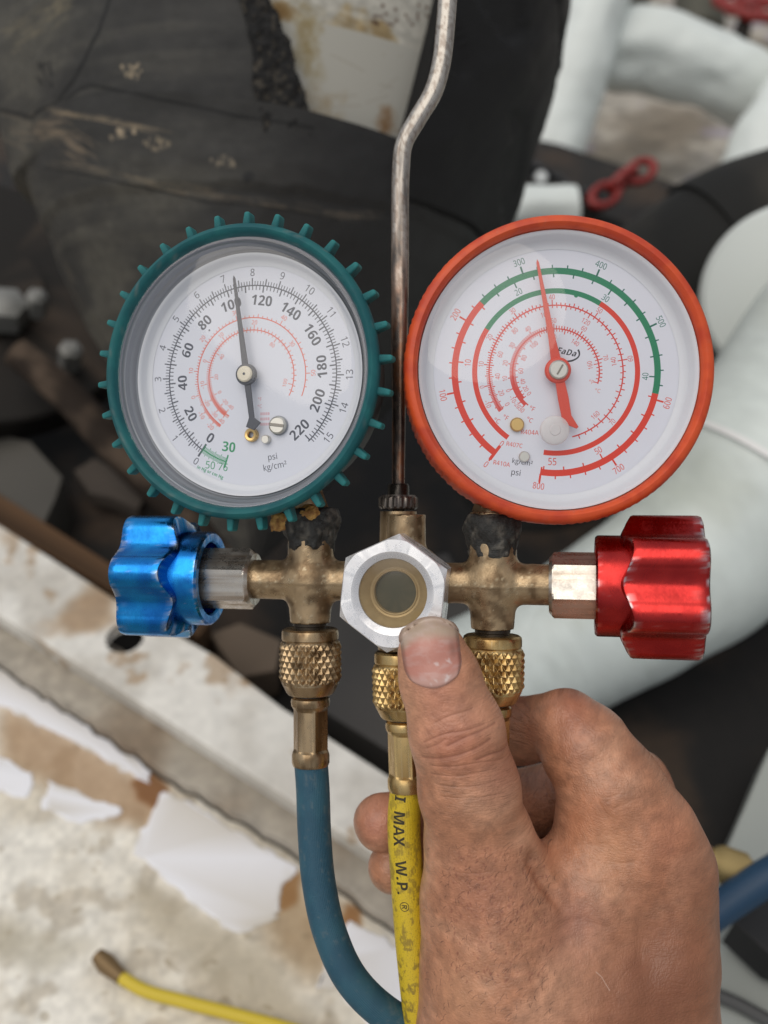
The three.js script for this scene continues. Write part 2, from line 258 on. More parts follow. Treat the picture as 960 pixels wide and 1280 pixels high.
    for (let k = 0; k < 26; k++) { const c = C(470 + rnd() * 80, rnd() * 26); g.fillStyle = 'rgba(58,34,20,0.75)'; g.beginPath(); g.ellipse(c[0], c[1], 1 + rnd() * 1.6, 1 + rnd(), 0, 0, 7); g.fill(); }
    for (let k = 0; k < 10; k++) { const c = C(410 + rnd() * 120, 60 + rnd() * 90), d = C(410 + rnd() * 120, 60 + rnd() * 90); g.strokeStyle = 'rgba(95,70,48,0.25)'; g.lineWidth = 1; g.beginPath(); g.moveTo(...c); g.lineTo(lerp(c[0], d[0], 0.4), lerp(c[1], d[1], 0.4)); g.stroke(); }
  }) });
  const t = thing('insulated_tank', 'dusty charcoal foam-wrapped vessel with a bare rusty metal patch behind the teal gauge', 'insulated vessel', [A.x, A.y, A.z]);
  const ph = (x, y) => hit(x, y).phi, hh = (x, y) => hit(x, y).h;
  part('shell', patch(() => -Math.PI, () => Math.PI, H0, hh(440, 200), -5, 160, 12), metal, t);
  const seamH = (phi) => lerp(hh(80, 131), hh(495, 176), clamp((phi - ph(80, 131)) / (ph(495, 176) - ph(80, 131)), -0.2, 1.3));
  const band = (phi, h) => 1.5 + (h > hh(300, 236) ? 1.6 : 0) + (fbm(phi * 6, h * 0.04, 2, 3) - 0.5) * 3;
  // lower wrap, whose top edge follows the seam
  { const nu = 240, nv = 110, P = [], U = [], I = []; for (let j = 0; j <= nv; j++) for (let i = 0; i <= nu; i++) { const phi = -Math.PI + 2 * Math.PI * i / nu, hs = seamH(phi), v = Math.max(0, j - 1) / (nv - 1), h = lerp(hs, H1, v), o = j === 0 ? -6 : band(phi, h); P.push(...pt(phi, h, Math.max(o, -Rh(h)))); U.push(...uvOf(phi, h)); } for (let j = 0; j < nv; j++) for (let i = 0; i < nu; i++) { const a = j * (nu + 1) + i, b = a + nu + 1; I.push(a, b, a + 1, b, b + 1, a + 1); } const g = new THREE.BufferGeometry(); g.setAttribute('position', new THREE.Float32BufferAttribute(P, 3)); g.setAttribute('uv', new THREE.Float32BufferAttribute(U, 2)); g.setIndex(I); part('lower_wrap', toCreasedNormals(g, 0.7), foam, t); }
  const pL = (h) => { const s = clamp((h - hh(340, 165)) / (hh(340, 0) - hh(340, 165)), 0, 1.6); return lerp(ph(352, 165), ph(330, 5), s) + (fbm(h * 0.08, 2, 5) - 0.5) * 0.02; };
  const pl2 = part('upper_wrap', patch(() => -2.6, pL, H0, hh(340, 176), (phi, h) => 1.2 + 9 * sst(-0.85, -1.35, phi), 90, 40, 1.6, 5), foam, t); pl2.userData.label = 'dusty grey foam sheet above the seam';
  const pR = (h) => { const s = clamp((h - hh(520, 178)) / (hh(555, 0) - hh(520, 178)), 0, 1.6); return lerp(ph(503, 178), ph(548, 0), s); };
  const dark = std({ color: new THREE.Color(0.013, 0.013, 0.0135), specularIntensity: 0.45, roughness: 0.6, bumpMap: fine, bumpScale: 0.0003 });
  const pr2 = part('upper_wrap', patch(pR, () => 2.6, H0, hh(600, 330), (phi, h) => 3.2 + 5 * Math.pow(fbm(phi * 5 - h * 0.03, h * 0.012 + phi * 3, 9, 3), 2) + 2.2 * sst(0.47, 0.5, fbm(phi * 3 + h * 0.02, h * 0.03, 5, 2)), 90, 90, 0.8, 8), dark, t); pr2.userData.label = 'black wrinkled foam sheet with a ragged edge';
  const fib = vc({ roughness: 0.95 });
  const tl = (h) => pL(h) - 0.07 + (fbm(h * 0.06, 1, 1) - 0.5) * 0.03, tr = (h) => { const s = clamp((h - hh(380, 165)) / (hh(345, 10) - hh(380, 165)), 0, 1.5); return lerp(ph(388, 165), ph(342, 10), Math.pow(s, 1.2)) + (fbm(h * 0.3, 8, 1) - 0.5) * 0.03; };
  const fg = patch(tl, tr, hh(345, -2), hh(360, 172), 2.6, 60, 110, 3.6, 9); paint(fg, (x, y, z) => mixc([0.012, 0.012, 0.012], [0.06, 0.052, 0.04], sst(0.5, 0.8, fbm(x * 0.5, y * 0.5, z * 0.5, 3)))); part('torn_edge', fg, fib, t);
}
const pipeList = (list, depth) => list.map(([x, y, r]) => [...atD(x, y, depth), r * K * depth / DC * 0.97]);
// ---- black iron flange and clutter in the dark gap beside the vessel
const iron = vc({ specularIntensity: 0.5, roughness: 0.6, metalness: 0.3 }), pIron = (x, y, z) => mixc([0.018, 0.016, 0.014], [0.075, 0.055, 0.04], sst(0.5, 0.75, fbm(x * 0.03, y * 0.03, z * 0.03, 4)));
{
  const c = atD(-20, 380, 760), t = thing('pipe_flange', 'black iron flange with pale bolt heads in the dark gap beside the vessel', 'flange', c);
  const g = rev([[0, 22], [44, 22], [46, 14], [118, 12], [120, 10], [120, -14], [117, -16], [0, -16]], 72); g.rotateX(-0.5); g.rotateY(0.35); g.translate(...c); part('disc', paint(g, pIron), iron, t);
  const bm = std({ color: new THREE.Color(0.24, 0.24, 0.225), roughness: 0.6, metalness: 0.5 });
  for (const [x, y, r] of [[8, 384, 30], [46, 376, 15], [88, 442, 17], [-40, 470, 18]]) { const p = atD(x, y, 725), rr = r * K * 725 / DC * 0.82; const b = rev([[0, 9], [rr * 0.5, 9], [rr * 0.75, 7], [hexR(rr * 0.9), 6], [hexR(rr * 0.9), -14], [0, -14]], 36, 0.5); b.rotateX(-0.5); b.rotateY(0.35); b.translate(...p); part('bolt', b, bm, t); }
}
{
  const t = thing('rusty_pipe', 'dim rust brown pipe crossing the dark gap below the flange', 'pipe', atD(150, 560, 690));
  part('tube', paint(sweep(pipeList([[20, 440, 20], [80, 490, 22], [160, 575, 23], [250, 660, 22], [330, 720, 20]], 690), { rad: 24, seg: 60 }), (x, y, z) => mixc([0.03, 0.022, 0.017], [0.11, 0.08, 0.058], sst(0.4, 0.7, fbm(x * 0.05, y * 0.05, z * 0.05, 4)))), vc({ roughness: 0.85, specularIntensity: 0.4 }), t);
  const t3 = thing('cleat', 'tan metal cleat wedged between the rusty pipe and the grey block', 'bracket', atD(100, 600, 660));
  part('plate', paint(slab([[92, 588], [118, 572], [150, 590], [182, 622], [172, 636], [140, 622], [112, 616]], -306, 12), (x, y, z) => mixc([0.03, 0.024, 0.02], [0.09, 0.072, 0.056], fbm(x * 0.08, y * 0.08, z * 0.08, 4))), vc({ roughness: 0.85 }), t3);
}
{ // added dark sheet, mottled like grime, standing in for the shaded floor
  const g = slab([[-700, -120], [300, -120], [560, 150], [700, 180], [1400, 420], [1400, 1500], [-500, 1500]], -330, 40);
  const t = thing('added_dark_base', 'added dark sheet mottled like grime, standing in for the shaded floor under the pipes', 'dark backing', onPlane(300, 640, -330));
  planeUV(g, 300);
  const m = std({ roughness: 0.85, map: tex(512, 512, (u, v) => { const a = per(u, v, 6, 5), b = per(u, v, 40, 3, 2), k = 0.8 + b * 0.4; const s = sst(0.42, 0.68, a); return [lerp(0.085, 0.21, s) * k, lerp(0.078, 0.165, s) * k, lerp(0.073, 0.125, s) * k]; }, true) });
  part('dark_sheet', g, m, t);
}
const rustyWhite = (name, size, w, h, fn) => std({ roughness: 0.7, map: tex(w, h, fn, true) });
{ // grey block, brown angle iron, dark box
  const t = thing('grey_block', 'small grey painted block beside the rusty angle iron, behind the blue knob', 'block', onPlane(40, 620, -300));
  const g = slab([[-60, 566], [10, 545], [38, 552], [78, 596], [70, 622], [52, 660], [-60, 660]], -292, 38); part('block', paint(g, (x, y, z) => mixc([0.05, 0.048, 0.043], [0.105, 0.097, 0.083], fbm(x * 0.05, y * 0.05, z * 0.05, 4))), vc({ roughness: 0.8 }), t);
  const t2 = thing('angle_iron', 'rust brown angle iron running along the far side of the white channel', 'angle iron', onPlane(100, 680, -300));
  const r1 = slab([[-90, 562], [20, 630], [150, 712], [215, 752], [262, 778], [248, 796], [190, 766], [140, 738], [10, 662], [-90, 602]], -288, 30);
  part('bar', paint(r1, (x, y, z) => mixc([0.035, 0.022, 0.014], [0.15, 0.085, 0.045], sst(0.35, 0.7, fbm(x * 0.06, y * 0.06, z * 0.06, 4)))), vc({ roughness: 0.9, specularIntensity: 0.4 }), t2);
  const t3 = thing('dark_box', 'dark grey steel box in the gap beneath the brass manifold', 'box', onPlane(440, 820, -310));
  const b1 = slab([[360, 740], [560, 690], [640, 850], [520, 960], [390, 880]], -296, 34); part('box', paint(b1, (x, y, z) => mixc([0.035, 0.034, 0.034], [0.085, 0.078, 0.07], sst(0.35, 0.7, fbm(x * 0.05, y * 0.05, z * 0.05, 4)))), vc({ roughness: 0.8 }), t3);
  const t4 = thing('bracket', 'tan dusty bracket lying in the gap between white channel and dark box', 'bracket', onPlane(320, 820, -320));
  part('plate', paint(slab([[262, 792], [300, 778], [352, 800], [345, 838], [300, 846]], -300, 26), (x, y, z) => mixc([0.07, 0.05, 0.034], [0.17, 0.13, 0.095], fbm(x * 0.08, y * 0.08, z * 0.08, 4))), vc({ roughness: 0.9 }), t4);
}
{ // white channel with a bolt hole, tan ledge, peeling white sheet
  const t = thing('steel_channel', 'white painted steel channel with rust stains and a round bolt hole', 'steel channel', onPlane(200, 830, -265));
  const px = [[-140, 570], [0, 659], [140, 749], [268, 822], [350, 886], [540, 1008], [700, 1105], [700, 1210], [520, 1097], [440, 1045], [200, 890], [0, 765], [-140, 680]];
  const top = px.map(([x, y]) => onPlane(x, y, -265)), e2 = V(0, UP[2], -UP[1]); const pl = (p) => new THREE.Vector2(p[0], p[1] * e2.y + p[2] * e2.z);
  const sh = new THREE.Shape(top.map(pl)), hc = pl(onPlane(156, 797, -265)), hole = new THREE.Path(); hole.absellipse(hc.x, hc.y, 11, 11, 0, 7, true); sh.holes.push(hole);
  const g = new THREE.ExtrudeGeometry(sh, { depth: 5, bevelEnabled: true, bevelSize: 1.4, bevelThickness: 1.4, bevelSegments: 3, curveSegments: 32 });
  g.translate(0, 0, -265 - 6.4); g.applyMatrix4(new THREE.Matrix4().makeBasis(V(1, 0, 0), e2, V(...UP)));
  planeUV(g, 400);
  const m = std({ roughness: 0.6, map: tex(1024, 1024, (u, v) => { const a = per(u, v, 7, 5), b = per(u, v, 26, 4, 4), c = per(u, v, 90, 2, 6), st = per(u * 1, v * 1, 12, 4, 11); const r = sst(0.56, 0.74, a) * 0.75 + sst(0.66, 0.78, b) * 0.55; const k = 0.93 + c * 0.12; const w = [0.88, 0.87, 0.84], rr = [0.60, 0.48, 0.35], gy = [0.74, 0.72, 0.68]; const q = mixc(mixc(w, gy, sst(0.45, 0.7, st) * 0.7), rr, clamp(r)); return [q[0] * k, q[1] * k, q[2] * k]; }, true) });
  part('web', g, m, t);
  const fl = slab([[-140, 672], [0, 757], [200, 882], [440, 1037], [520, 1089], [700, 1202], [700, 1212], [520, 1099], [440, 1047], [200, 892], [0, 767], [-140, 682]], -272, 34); planeUV(fl, 400);
  part('flange', fl, m, t);
  const t2 = thing('steel_ledge', 'tan steel ledge with a ragged dark edge below the white channel', 'ledge', onPlane(200, 920, -285));
  const rag = [], edge = [[-140, 740], [0, 826], [60, 868], [130, 912], [190, 955], [300, 1020], [380, 1068], [480, 1150], [700, 1300]];
  for (let i = 0; i < edge.length - 1; i++) for (let k = 0; k < 8; k++) rag.push([lerp(edge[i][0], edge[i + 1][0], k / 8) + (rnd() - 0.5) * 4, lerp(edge[i][1], edge[i + 1][1], k / 8) + (rnd() - 0.5) * 7]);
  const lg = slab([...rag, [700, 1140], [520, 1040], [200, 840], [0, 720], [-140, 640]], -287, 8); planeUV(lg, 300);
  part('plate', lg, std({ roughness: 0.8, map: tex(512, 512, (u, v) => { const a = per(u, v, 6, 5), b = per(u, v, 50, 3, 3); const k = 0.85 + b * 0.3, q = mixc([0.64, 0.61, 0.56], [0.52, 0.46, 0.39], sst(0.4, 0.7, a)); return [q[0] * k, q[1] * k, q[2] * k]; }, true) }), t2);
  const ed = slab([...rag.map(([x, y]) => [x - 3, y + 6]), ...rag.slice().reverse().map(([x, y]) => [x + 2, y - 4])], -296, 6);
  part('dark_edge', ed, std({ color: new THREE.Color(0.045, 0.038, 0.03), roughness: 0.9 }), t2);  // dark strip following the ragged edge of the ledge

  const t3 = thing('metal_sheet', 'beige metal sheet with rust and flaking white paint, lying below the white channel', 'metal sheet', onPlane(200, 1100, -300));
  const sg = slab([[-200, 700], [0, 800], [300, 1000], [700, 1240], [760, 1330], [700, 1500], [-300, 1500], [-300, 700]], -300, 12);
  const q0 = onPlane(-300, 1500, -300), S = 520, U0 = [q0[0], q0[1] * UP[2] - q0[2] * UP[1]];
  { const p = sg.attributes.position, uv = new Float32Array(p.count * 2); for (let i = 0; i < p.count; i++) { uv[i * 2] = (p.getX(i) - U0[0]) / S; uv[i * 2 + 1] = (p.getY(i) * UP[2] - p.getZ(i) * UP[1] - U0[1]) / S; } sg.setAttribute('uv', new THREE.BufferAttribute(uv, 2)); }
  const N = 2048, C = ([x, y]) => { const p = onPlane(x, y, -300); return [(p[0] - U0[0]) / S * N, (1 - (p[1] * UP[2] - p[2] * UP[1] - U0[1]) / S) * N]; };
  const map = canvasTex(N, N, (g) => {
    const im = g.createImageData(N, N);
    for (let j = 0; j < N; j++) for (let i = 0; i < N; i++) { const a = fbm(i / 190, j / 190, 1, 4), b = fbm(i / 16, j / 16, 3, 3), c = fbm(i / 60, j / 60, 6, 3), o = (j * N + i) * 4, k = 0.88 + 0.24 * b, s = sst(0.35, 0.7, a); const q = mixc([226, 222, 211], [208, 200, 183], s), z = mixc(q, [176, 165, 146], sst(0.6, 0.75, c) * 0.6); im.data[o] = z[0] * k; im.data[o + 1] = z[1] * k; im.data[o + 2] = z[2] * k; im.data[o + 3] = 255; }
    g.putImageData(im, 0, 0);
    const poly = (pts, col, rough = 9, blur) => { const P = pts.map(C); g.fillStyle = col; if (blur) g.filter = `blur(${blur}px)`; g.beginPath(); for (let i = 0; i < P.length; i++) { const a = P[i], b = P[(i + 1) % P.length], n = Math.max(2, Math.round(Math.hypot(b[0] - a[0], b[1] - a[1]) / 14)); for (let k = 0; k < n; k++) { const x = lerp(a[0], b[0], k / n) + (rnd() - 0.5) * rough, y = lerp(a[1], b[1], k / n) + (rnd() - 0.5) * rough; if (i || k) g.lineTo(x, y); else g.moveTo(x, y); } } g.closePath(); g.fill(); g.filter = 'none'; };
    poly([[0, 880], [100, 925], [200, 985], [250, 1050], [150, 1030], [60, 985], [0, 950]], 'rgba(150,112,72,0.62)', 14, 16);
    poly([[330, 1100], [420, 1120], [440, 1180], [395, 1230], [340, 1190]], 'rgba(150,118,78,0.6)', 14, 18);
    poly([[-60, 1130], [120, 1180], [60, 1215], [-60, 1190]], 'rgba(150,140,118,0.45)', 14, 14);
    poly([[160, 1095], [330, 1190], [410, 1300], [330, 1300], [180, 1150]], 'rgba(160,148,125,0.5)', 12, 12);
    const wh = 'rgb(236,237,245)';
    g.shadowBlur = 0; 
    
    
    
    
    poly([[165, 975], [190, 965], [214, 985], [196, 1010], [170, 1000]], 'rgba(120,76,36,0.85)', 8, 4);
    poly([[348, 1095], [376, 1090], [372, 1130], [350, 1140]], 'rgba(140,96,48,0.8)', 8, 5);
    poly([[430, 1130], [455, 1135], [450, 1160], [425, 1165]], 'rgba(140,90,40,0.8)', 8, 5);
    
    for (let k = 0; k < 60; k++) { const c = C([rnd() * 420, 1040 + rnd() * 240]); g.fillStyle = `rgba(120,104,76,${0.1 + rnd() * 0.25})`; g.beginPath(); g.ellipse(c[0], c[1], 2 + rnd() * 10, 2 + rnd() * 6, rnd() * 3, 0, 7); g.fill(); }
  });
  part('sheet', sg, std({ map, roughness: 0.65 }), t3);
  const flake = vc({ roughness: 0.55 });
  for (const pts of [[[-80, 790], [0, 829], [190, 958], [186, 978], [100, 932], [0, 882], [-80, 850]], [[-60, 930], [0, 945], [42, 966], [30, 1000], [0, 990], [-60, 970]], [[62, 975], [155, 1012], [140, 1022], [95, 1032], [48, 1006]], [[205, 985], [260, 1015], [375, 1088], [352, 1112], [346, 1150], [300, 1166], [278, 1160], [165, 1062], [195, 1010]], [[440, 1150], [470, 1165], [520, 1205], [510, 1300], [470, 1290], [420, 1235], [392, 1236], [410, 1190]]]) { // flaking white paint, each flake a thin raised skin
    const out = []; pts.forEach((a, i) => { const b = pts[(i + 1) % pts.length], n = Math.max(3, Math.round(Math.hypot(b[0] - a[0], b[1] - a[1]) / 5)); for (let k = 0; k < n; k++) out.push([lerp(a[0], b[0], k / n) + (fbm(a[0] + k * 0.4, b[1], 3, 3) - 0.5) * 12, lerp(a[1], b[1], k / n) + (fbm(a[1] + k * 0.4, b[0], 8, 3) - 0.5) * 12]); });
    const fgm = slab(out, -298.9, 2.4); part('paint_flake', paint(fgm, (x, y, z) => mixc([0.82, 0.825, 0.86], [0.60, 0.56, 0.49], sst(0.46, 0.72, fbm(x * 0.09, y * 0.09, z * 0.09, 5)))), flake, t3);
  }
}
{ // far yellow hose lying on the sheet
  const t = thing('yellow_hose', 'blurred yellow hose with a brown fitting lying on the beige sheet', 'hose', onPlane(230, 1245, -294));
  const pts = [[152, 1222], [180, 1238], [230, 1252], [300, 1270], [380, 1292], [470, 1322]].map(([x, y]) => [...onPlane(x, y, -295), 3.0]);
  part('tube', sweep(pts, { rad: 16 }), std({ color: new THREE.Color(0.62, 0.47, 0.035), roughness: 0.55 }), t);
  const f = [[122, 1194], [132, 1204], [152, 1222]].map(([x, y]) => [...onPlane(x, y, -295), 3.6]); f[1][3] = 4.6; f[2][3] = 3.4;
  part('fitting', sweep(f, { rad: 10, seg: 12 }), std({ color: new THREE.Color(0.2, 0.13, 0.06), roughness: 0.5, metalness: 0.5 }), t);
}
// ---- white jacketed pipes
const lumpy = tex(256, 256, (u, v) => { const a = per(u, v, 5, 3), b = per(u * 1, v * 1, 14, 3, 4); const x = a * 0.7 + b * 0.3; return [x, x, x]; }); lumpy.repeat.set(1, 1);
const jacket = std({ roughness: 0.42, bumpMap: lumpy, bumpScale: 0.003, map: tex(512, 512, (u, v) => { const a = per(u, v, 5, 5), b = per(u, v, 30, 3, 3); const s = sst(0.5, 0.8, a) * 0.5; const k = 0.97 + (b - 0.5) * 0.08; return [lerp(0.85, 0.74, s) * k, lerp(0.885, 0.765, s) * k, lerp(0.87, 0.71, s) * k]; }, true) });
const dent = (k, amp, len = 0.03) => (f, v) => (fbm(Math.cos(f) * 1.1 + k, Math.sin(f) * 1.1, v * len * 0.55, 3) - 0.5) * amp * 1.6;
const jacketPlain = std({ roughness: 0.45, color: new THREE.Color(0.70, 0.745, 0.715) });
const foamBlack = vc({ roughness: 0.7, specularIntensity: 0.4 }), pFoam = (x, y, z) => mixc([0.014, 0.014, 0.013], [0.034, 0.031, 0.026], sst(0.4, 0.75, fbm(x * 0.02, y * 0.02, z * 0.02, 4)));
const pipePts = (list, depth) => list.map(([x, y, r, d]) => [...atD(x, y, d ?? depth), r * K * (d ?? depth) / DC * 0.97]);
{
  const t = thing('white_pipe', 'wide white jacketed pipe elbow with an overlap seam behind the red knob', 'insulated pipe', atD(860, 700, 590));
  part('jacket', sweep(pipePts([[960, 600, 136], [880, 690, 114], [800, 748, 104], [720, 795, 96], [640, 838, 90], [540, 880, 88]], 580), { rad: 64, seg: 110, bump: dent(2, 2.2, 0.025) }), jacket, t);
  part('upper_jacket', sweep(pipePts([[1220, 300, 160], [1090, 430, 152], [1000, 550, 146], [955, 607, 141]], 580), { rad: 64, seg: 60 }), jacket, t);
  part('lower_jacket', sweep(pipePts([[756, 774, 100.5], [720, 795, 97.6], [640, 838, 91.5], [560, 873, 89.5]], 580), { rad: 64, seg: 40 }), jacket, t);
  const s = pipePts([[955, 607, 142], [951, 612, 141]], 580); part('seam_lip', sweep(s, { rad: 64, seg: 2 }), std({ color: new THREE.Color(0.78, 0.78, 0.77), roughness: 0.4 }), t);
}
{
  const c = atD(992, 367, 640), t = thing('white_pipe', 'round white jacketed pipe end beside the orange gauge', 'insulated pipe', c), r = 113 * K * 640 / DC;
  const g = rev([[0, 6], [r * 0.5, 5.5], [r * 0.93, 3], [r * 0.99, 0], [r, -4], [r, -160]], 80, 0.5); g.rotateY(-0.32); g.rotateX(0.12); g.translate(...c); part('jacket', g, jacketPlain, t);
  const g2 = rev([[r * 0.5, 5], [r * 0.5, 9], [r * 0.47, 10], [0, 11]], 60, 0.5); g2.translate(r * 0.28, -r * 0.35, 0); g2.rotateY(-0.32); g2.rotateX(0.12); g2.translate(...c); part('end_cap', g2, jacketPlain, t);
}
{
  const t = thing('black_pipe', 'black foam insulated elbow behind the orange gauge', 'insulated pipe', atD(880, 330, 780));
  const g = sweep(pipePts([[1130, 250, 95], [1000, 285, 102], [900, 330, 110], [800, 420, 118], [700, 560, 122], [620, 720, 120]], 780), { rad: 56, seg: 80 }); part('foam', paint(g, pFoam), foamBlack, t);
  const g2 = sweep(pipePts([[1130, 245, 100], [1000, 284, 107], [930, 312, 112], [890, 334, 114]], 780), { rad: 56, seg: 50 }); part('foam_sleeve', paint(g2, pFoam), foamBlack, t);
}
{
  const t = thing('black_pipe', 'thick black foam insulated pipe beside the knuckles of the hand', 'insulated pipe', atD(860, 930, 760));
  const g = sweep(pipePts([[1180, 660, 120], [1040, 770, 112], [910, 890, 106], [810, 1020, 104], [730, 1200, 100], [700, 1340, 100]], 740), { rad: 56, seg: 80 }); part('foam', paint(g, pFoam), foamBlack, t);
  const fl = rev([[0, 4], [5, 3.6], [8, 2], [9, 0], [9, -3]], 24); fl.translate(...atD(896, 952, 655)); part('paint_fleck', fl, std({ color: new THREE.Color(0.3, 0.29, 0.26), roughness: 0.8 }), t);
}
{ // far white pipes round a patch of floor
  const g1 = pipePts([[768, -90, 40], [752, -20, 44], [722, 70, 46], [690, 170, 47], [652, 280, 48], [600, 400, 50]], 1250);
  const t = thing('white_pipe', 'far white pipe running down along the ragged edge of the black vessel', 'insulated pipe', atD(720, 80, 1250)); part('jacket', sweep(g1, { rad: 48, seg: 120, bump: dent(1, 9) }), jacketPlain, t);
  const t2 = thing('white_pipe', 'far white pipe crossing behind the patch of bare concrete floor', 'insulated pipe', atD(850, 90, 1300));
  part('jacket', sweep(pipePts([[728, 64, 44], [790, 60, 46], [860, 76, 48], [930, 108, 48], [985, 150, 46]], 1300), { rad: 48, seg: 120, bump: dent(5, 16, 0.02) }), jacketPlain, t2);
  const t3 = thing('white_pipe', 'far pale pipe under the red handwheel, closing the bare concrete patch', 'insulated pipe', atD(960, 140, 1200)); part('jacket', sweep(pipePts([[1060, 30, 44], [990, 130, 44], [945, 215, 44], [900, 320, 44]], 1200), { rad: 48, seg: 100, bump: dent(9, 10) }), jacketPlain, t3);
  const t4 = thing('white_pipe', 'short bright white pipe piece between black vessel and orange gauge rim', 'insulated pipe', atD(650, 265, 900)); part('jacket', sweep(pipePts([[560, 300, 30], [640, 268, 32], [720, 262, 30]], 950), { rad: 40, seg: 60, bump: dent(4, 6) }), jacketPlain, t4);
}
// ---- valves with red handwheels
function handwheel(c, r, tube, spokes, rx, ry, mat, t) {
  const geos = [new THREE.TorusGeometry(r, tube, 14, 56)]; for (let k = 0; k < 10; k++) { const b = new THREE.SphereGeometry(tube * 1.35, 12, 8); b.translate(r * Math.cos(k * Math.PI / 5), r * Math.sin(k * Math.PI / 5), 0); geos.push(b); }
  const place = (g) => { g.rotateX(rx); g.rotateY(ry); g.translate(...c); return g; };
  const wheel = part('handwheel', geos.map(place), mat, t);
  for (let k = 0; k < spokes; k++) { const a = k / spokes * Math.PI * 2 + 0.4, s = sweep([[0, 0, 0, tube * 0.8], [r * 0.5 * Math.cos(a), r * 0.5 * Math.sin(a), -tube * 0.6, tube * 0.7], [r * Math.cos(a), r * Math.sin(a), 0, tube * 0.8]], { seg: 12, rad: 10 }); part('spoke', place(s), mat, wheel); }
  const h = rev([[0, 8], [tube * 1.6, 8], [tube * 1.9, 5], [tube * 1.9, -8], [0, -8]], 24); part('hub', place(h), mat, wheel);
}
const redPaint = vc({ roughness: 0.45 }), wheelRed = std({ color: new THREE.Color(0.24, 0.018, 0.014), roughness: 0.45 });
{
  const c = atD(936, 6, 1500), t = thing('gate_valve', 'valve with a far red handwheel above the white pipes at the frame corner', 'valve', c);
  handwheel(c, 52, 7.5, 5, -0.75, 0.2, wheelRed, t);
  part('stem', paint(sweep([[c[0], c[1], c[2], 9], ...[[925, 50], [915, 90]].map(([x, y]) => [...atD(x, y, 1480), 13])], { rad: 20 }), pIron), iron, t);
  const t2 = thing('pipe_stub', 'dark olive iron pipe stub standing behind the far white pipe', 'pipe', atD(875, 20, 1650)); part('stub', paint(sweep([[...atD(880, -80, 1800), 46], [...atD(872, 45, 1750), 46]], { rad: 32 }), (x, y, z) => [0.09, 0.088, 0.07]), iron, t2);
  const t5 = thing('pipe_stub', 'dark low pipe flange behind the far white pipe, near the vessel', 'pipe', atD(790, 0, 1700)); part('stub', paint(sweep([[...atD(700, -20, 1700), 30], [...atD(808, 8, 1700), 30]], { rad: 32 }), (x, y, z) => [0.07, 0.065, 0.05]), iron, t5);
}
{
  const c = atD(778, 240, 1020), t = thing('gate_valve', 'black valve body in the gap between black vessel and black elbow', 'valve', c);
  part('body', paint(sweep([[...atD(640, 240, 1010), 16], [...atD(690, 262, 1010), 18], [...atD(745, 288, 1010), 20], [...atD(800, 305, 1020), 16]], { rad: 24 }), pIron), iron, t);
  const chain = (name, lab, p0, p1, n, mat, sz) => { // links turned by a quarter one after the other
    const a = V(...p0), b = V(...p1), d = b.clone().sub(a), L = d.length() / n, tc = thing(name, lab, 'chain', p0), q = new THREE.Quaternion().setFromUnitVectors(V(1, 0, 0), d.clone().normalize());
    for (let k = 0; k < n; k++) { const l = new THREE.TorusGeometry(L * 0.52, sz, 10, 28); l.scale(1.2, 0.78, 1); l.rotateX(k % 2 ? 1.15 : -0.25); l.applyQuaternion(q); const c0 = a.clone().lerp(b, (k + 0.5) / n).add(V(0, Math.sin(k * 1.7) * 3, 0)); l.translate(c0.x, c0.y, c0.z); part('link', l, mat, tc); }
  };
  chain('black_chain', 'black steel chain hanging across the gap beside the black vessel', atD(642, 203, 990), atD(748, 258, 970), 5, std({ color: new THREE.Color(0.02, 0.021, 0.023), metalness: 0.5, roughness: 0.4 }), 4.2);
  chain('red_chain', 'short red chain lying on the black elbow above the orange gauge', atD(744, 252, 960), atD(812, 206, 980), 3, wheelRed, 4.6);
  for (const [x, y] of [[676, 222], [712, 240]]) { const b = rev([[0, 3], [6, 3], [7, 1], [7, -6]], 16); b.translate(...atD(x, y, 965)); part('bolt', b, std({ color: new THREE.Color(0.4, 0.42, 0.42), metalness: 0.8, roughness: 0.35 }), t); }
}
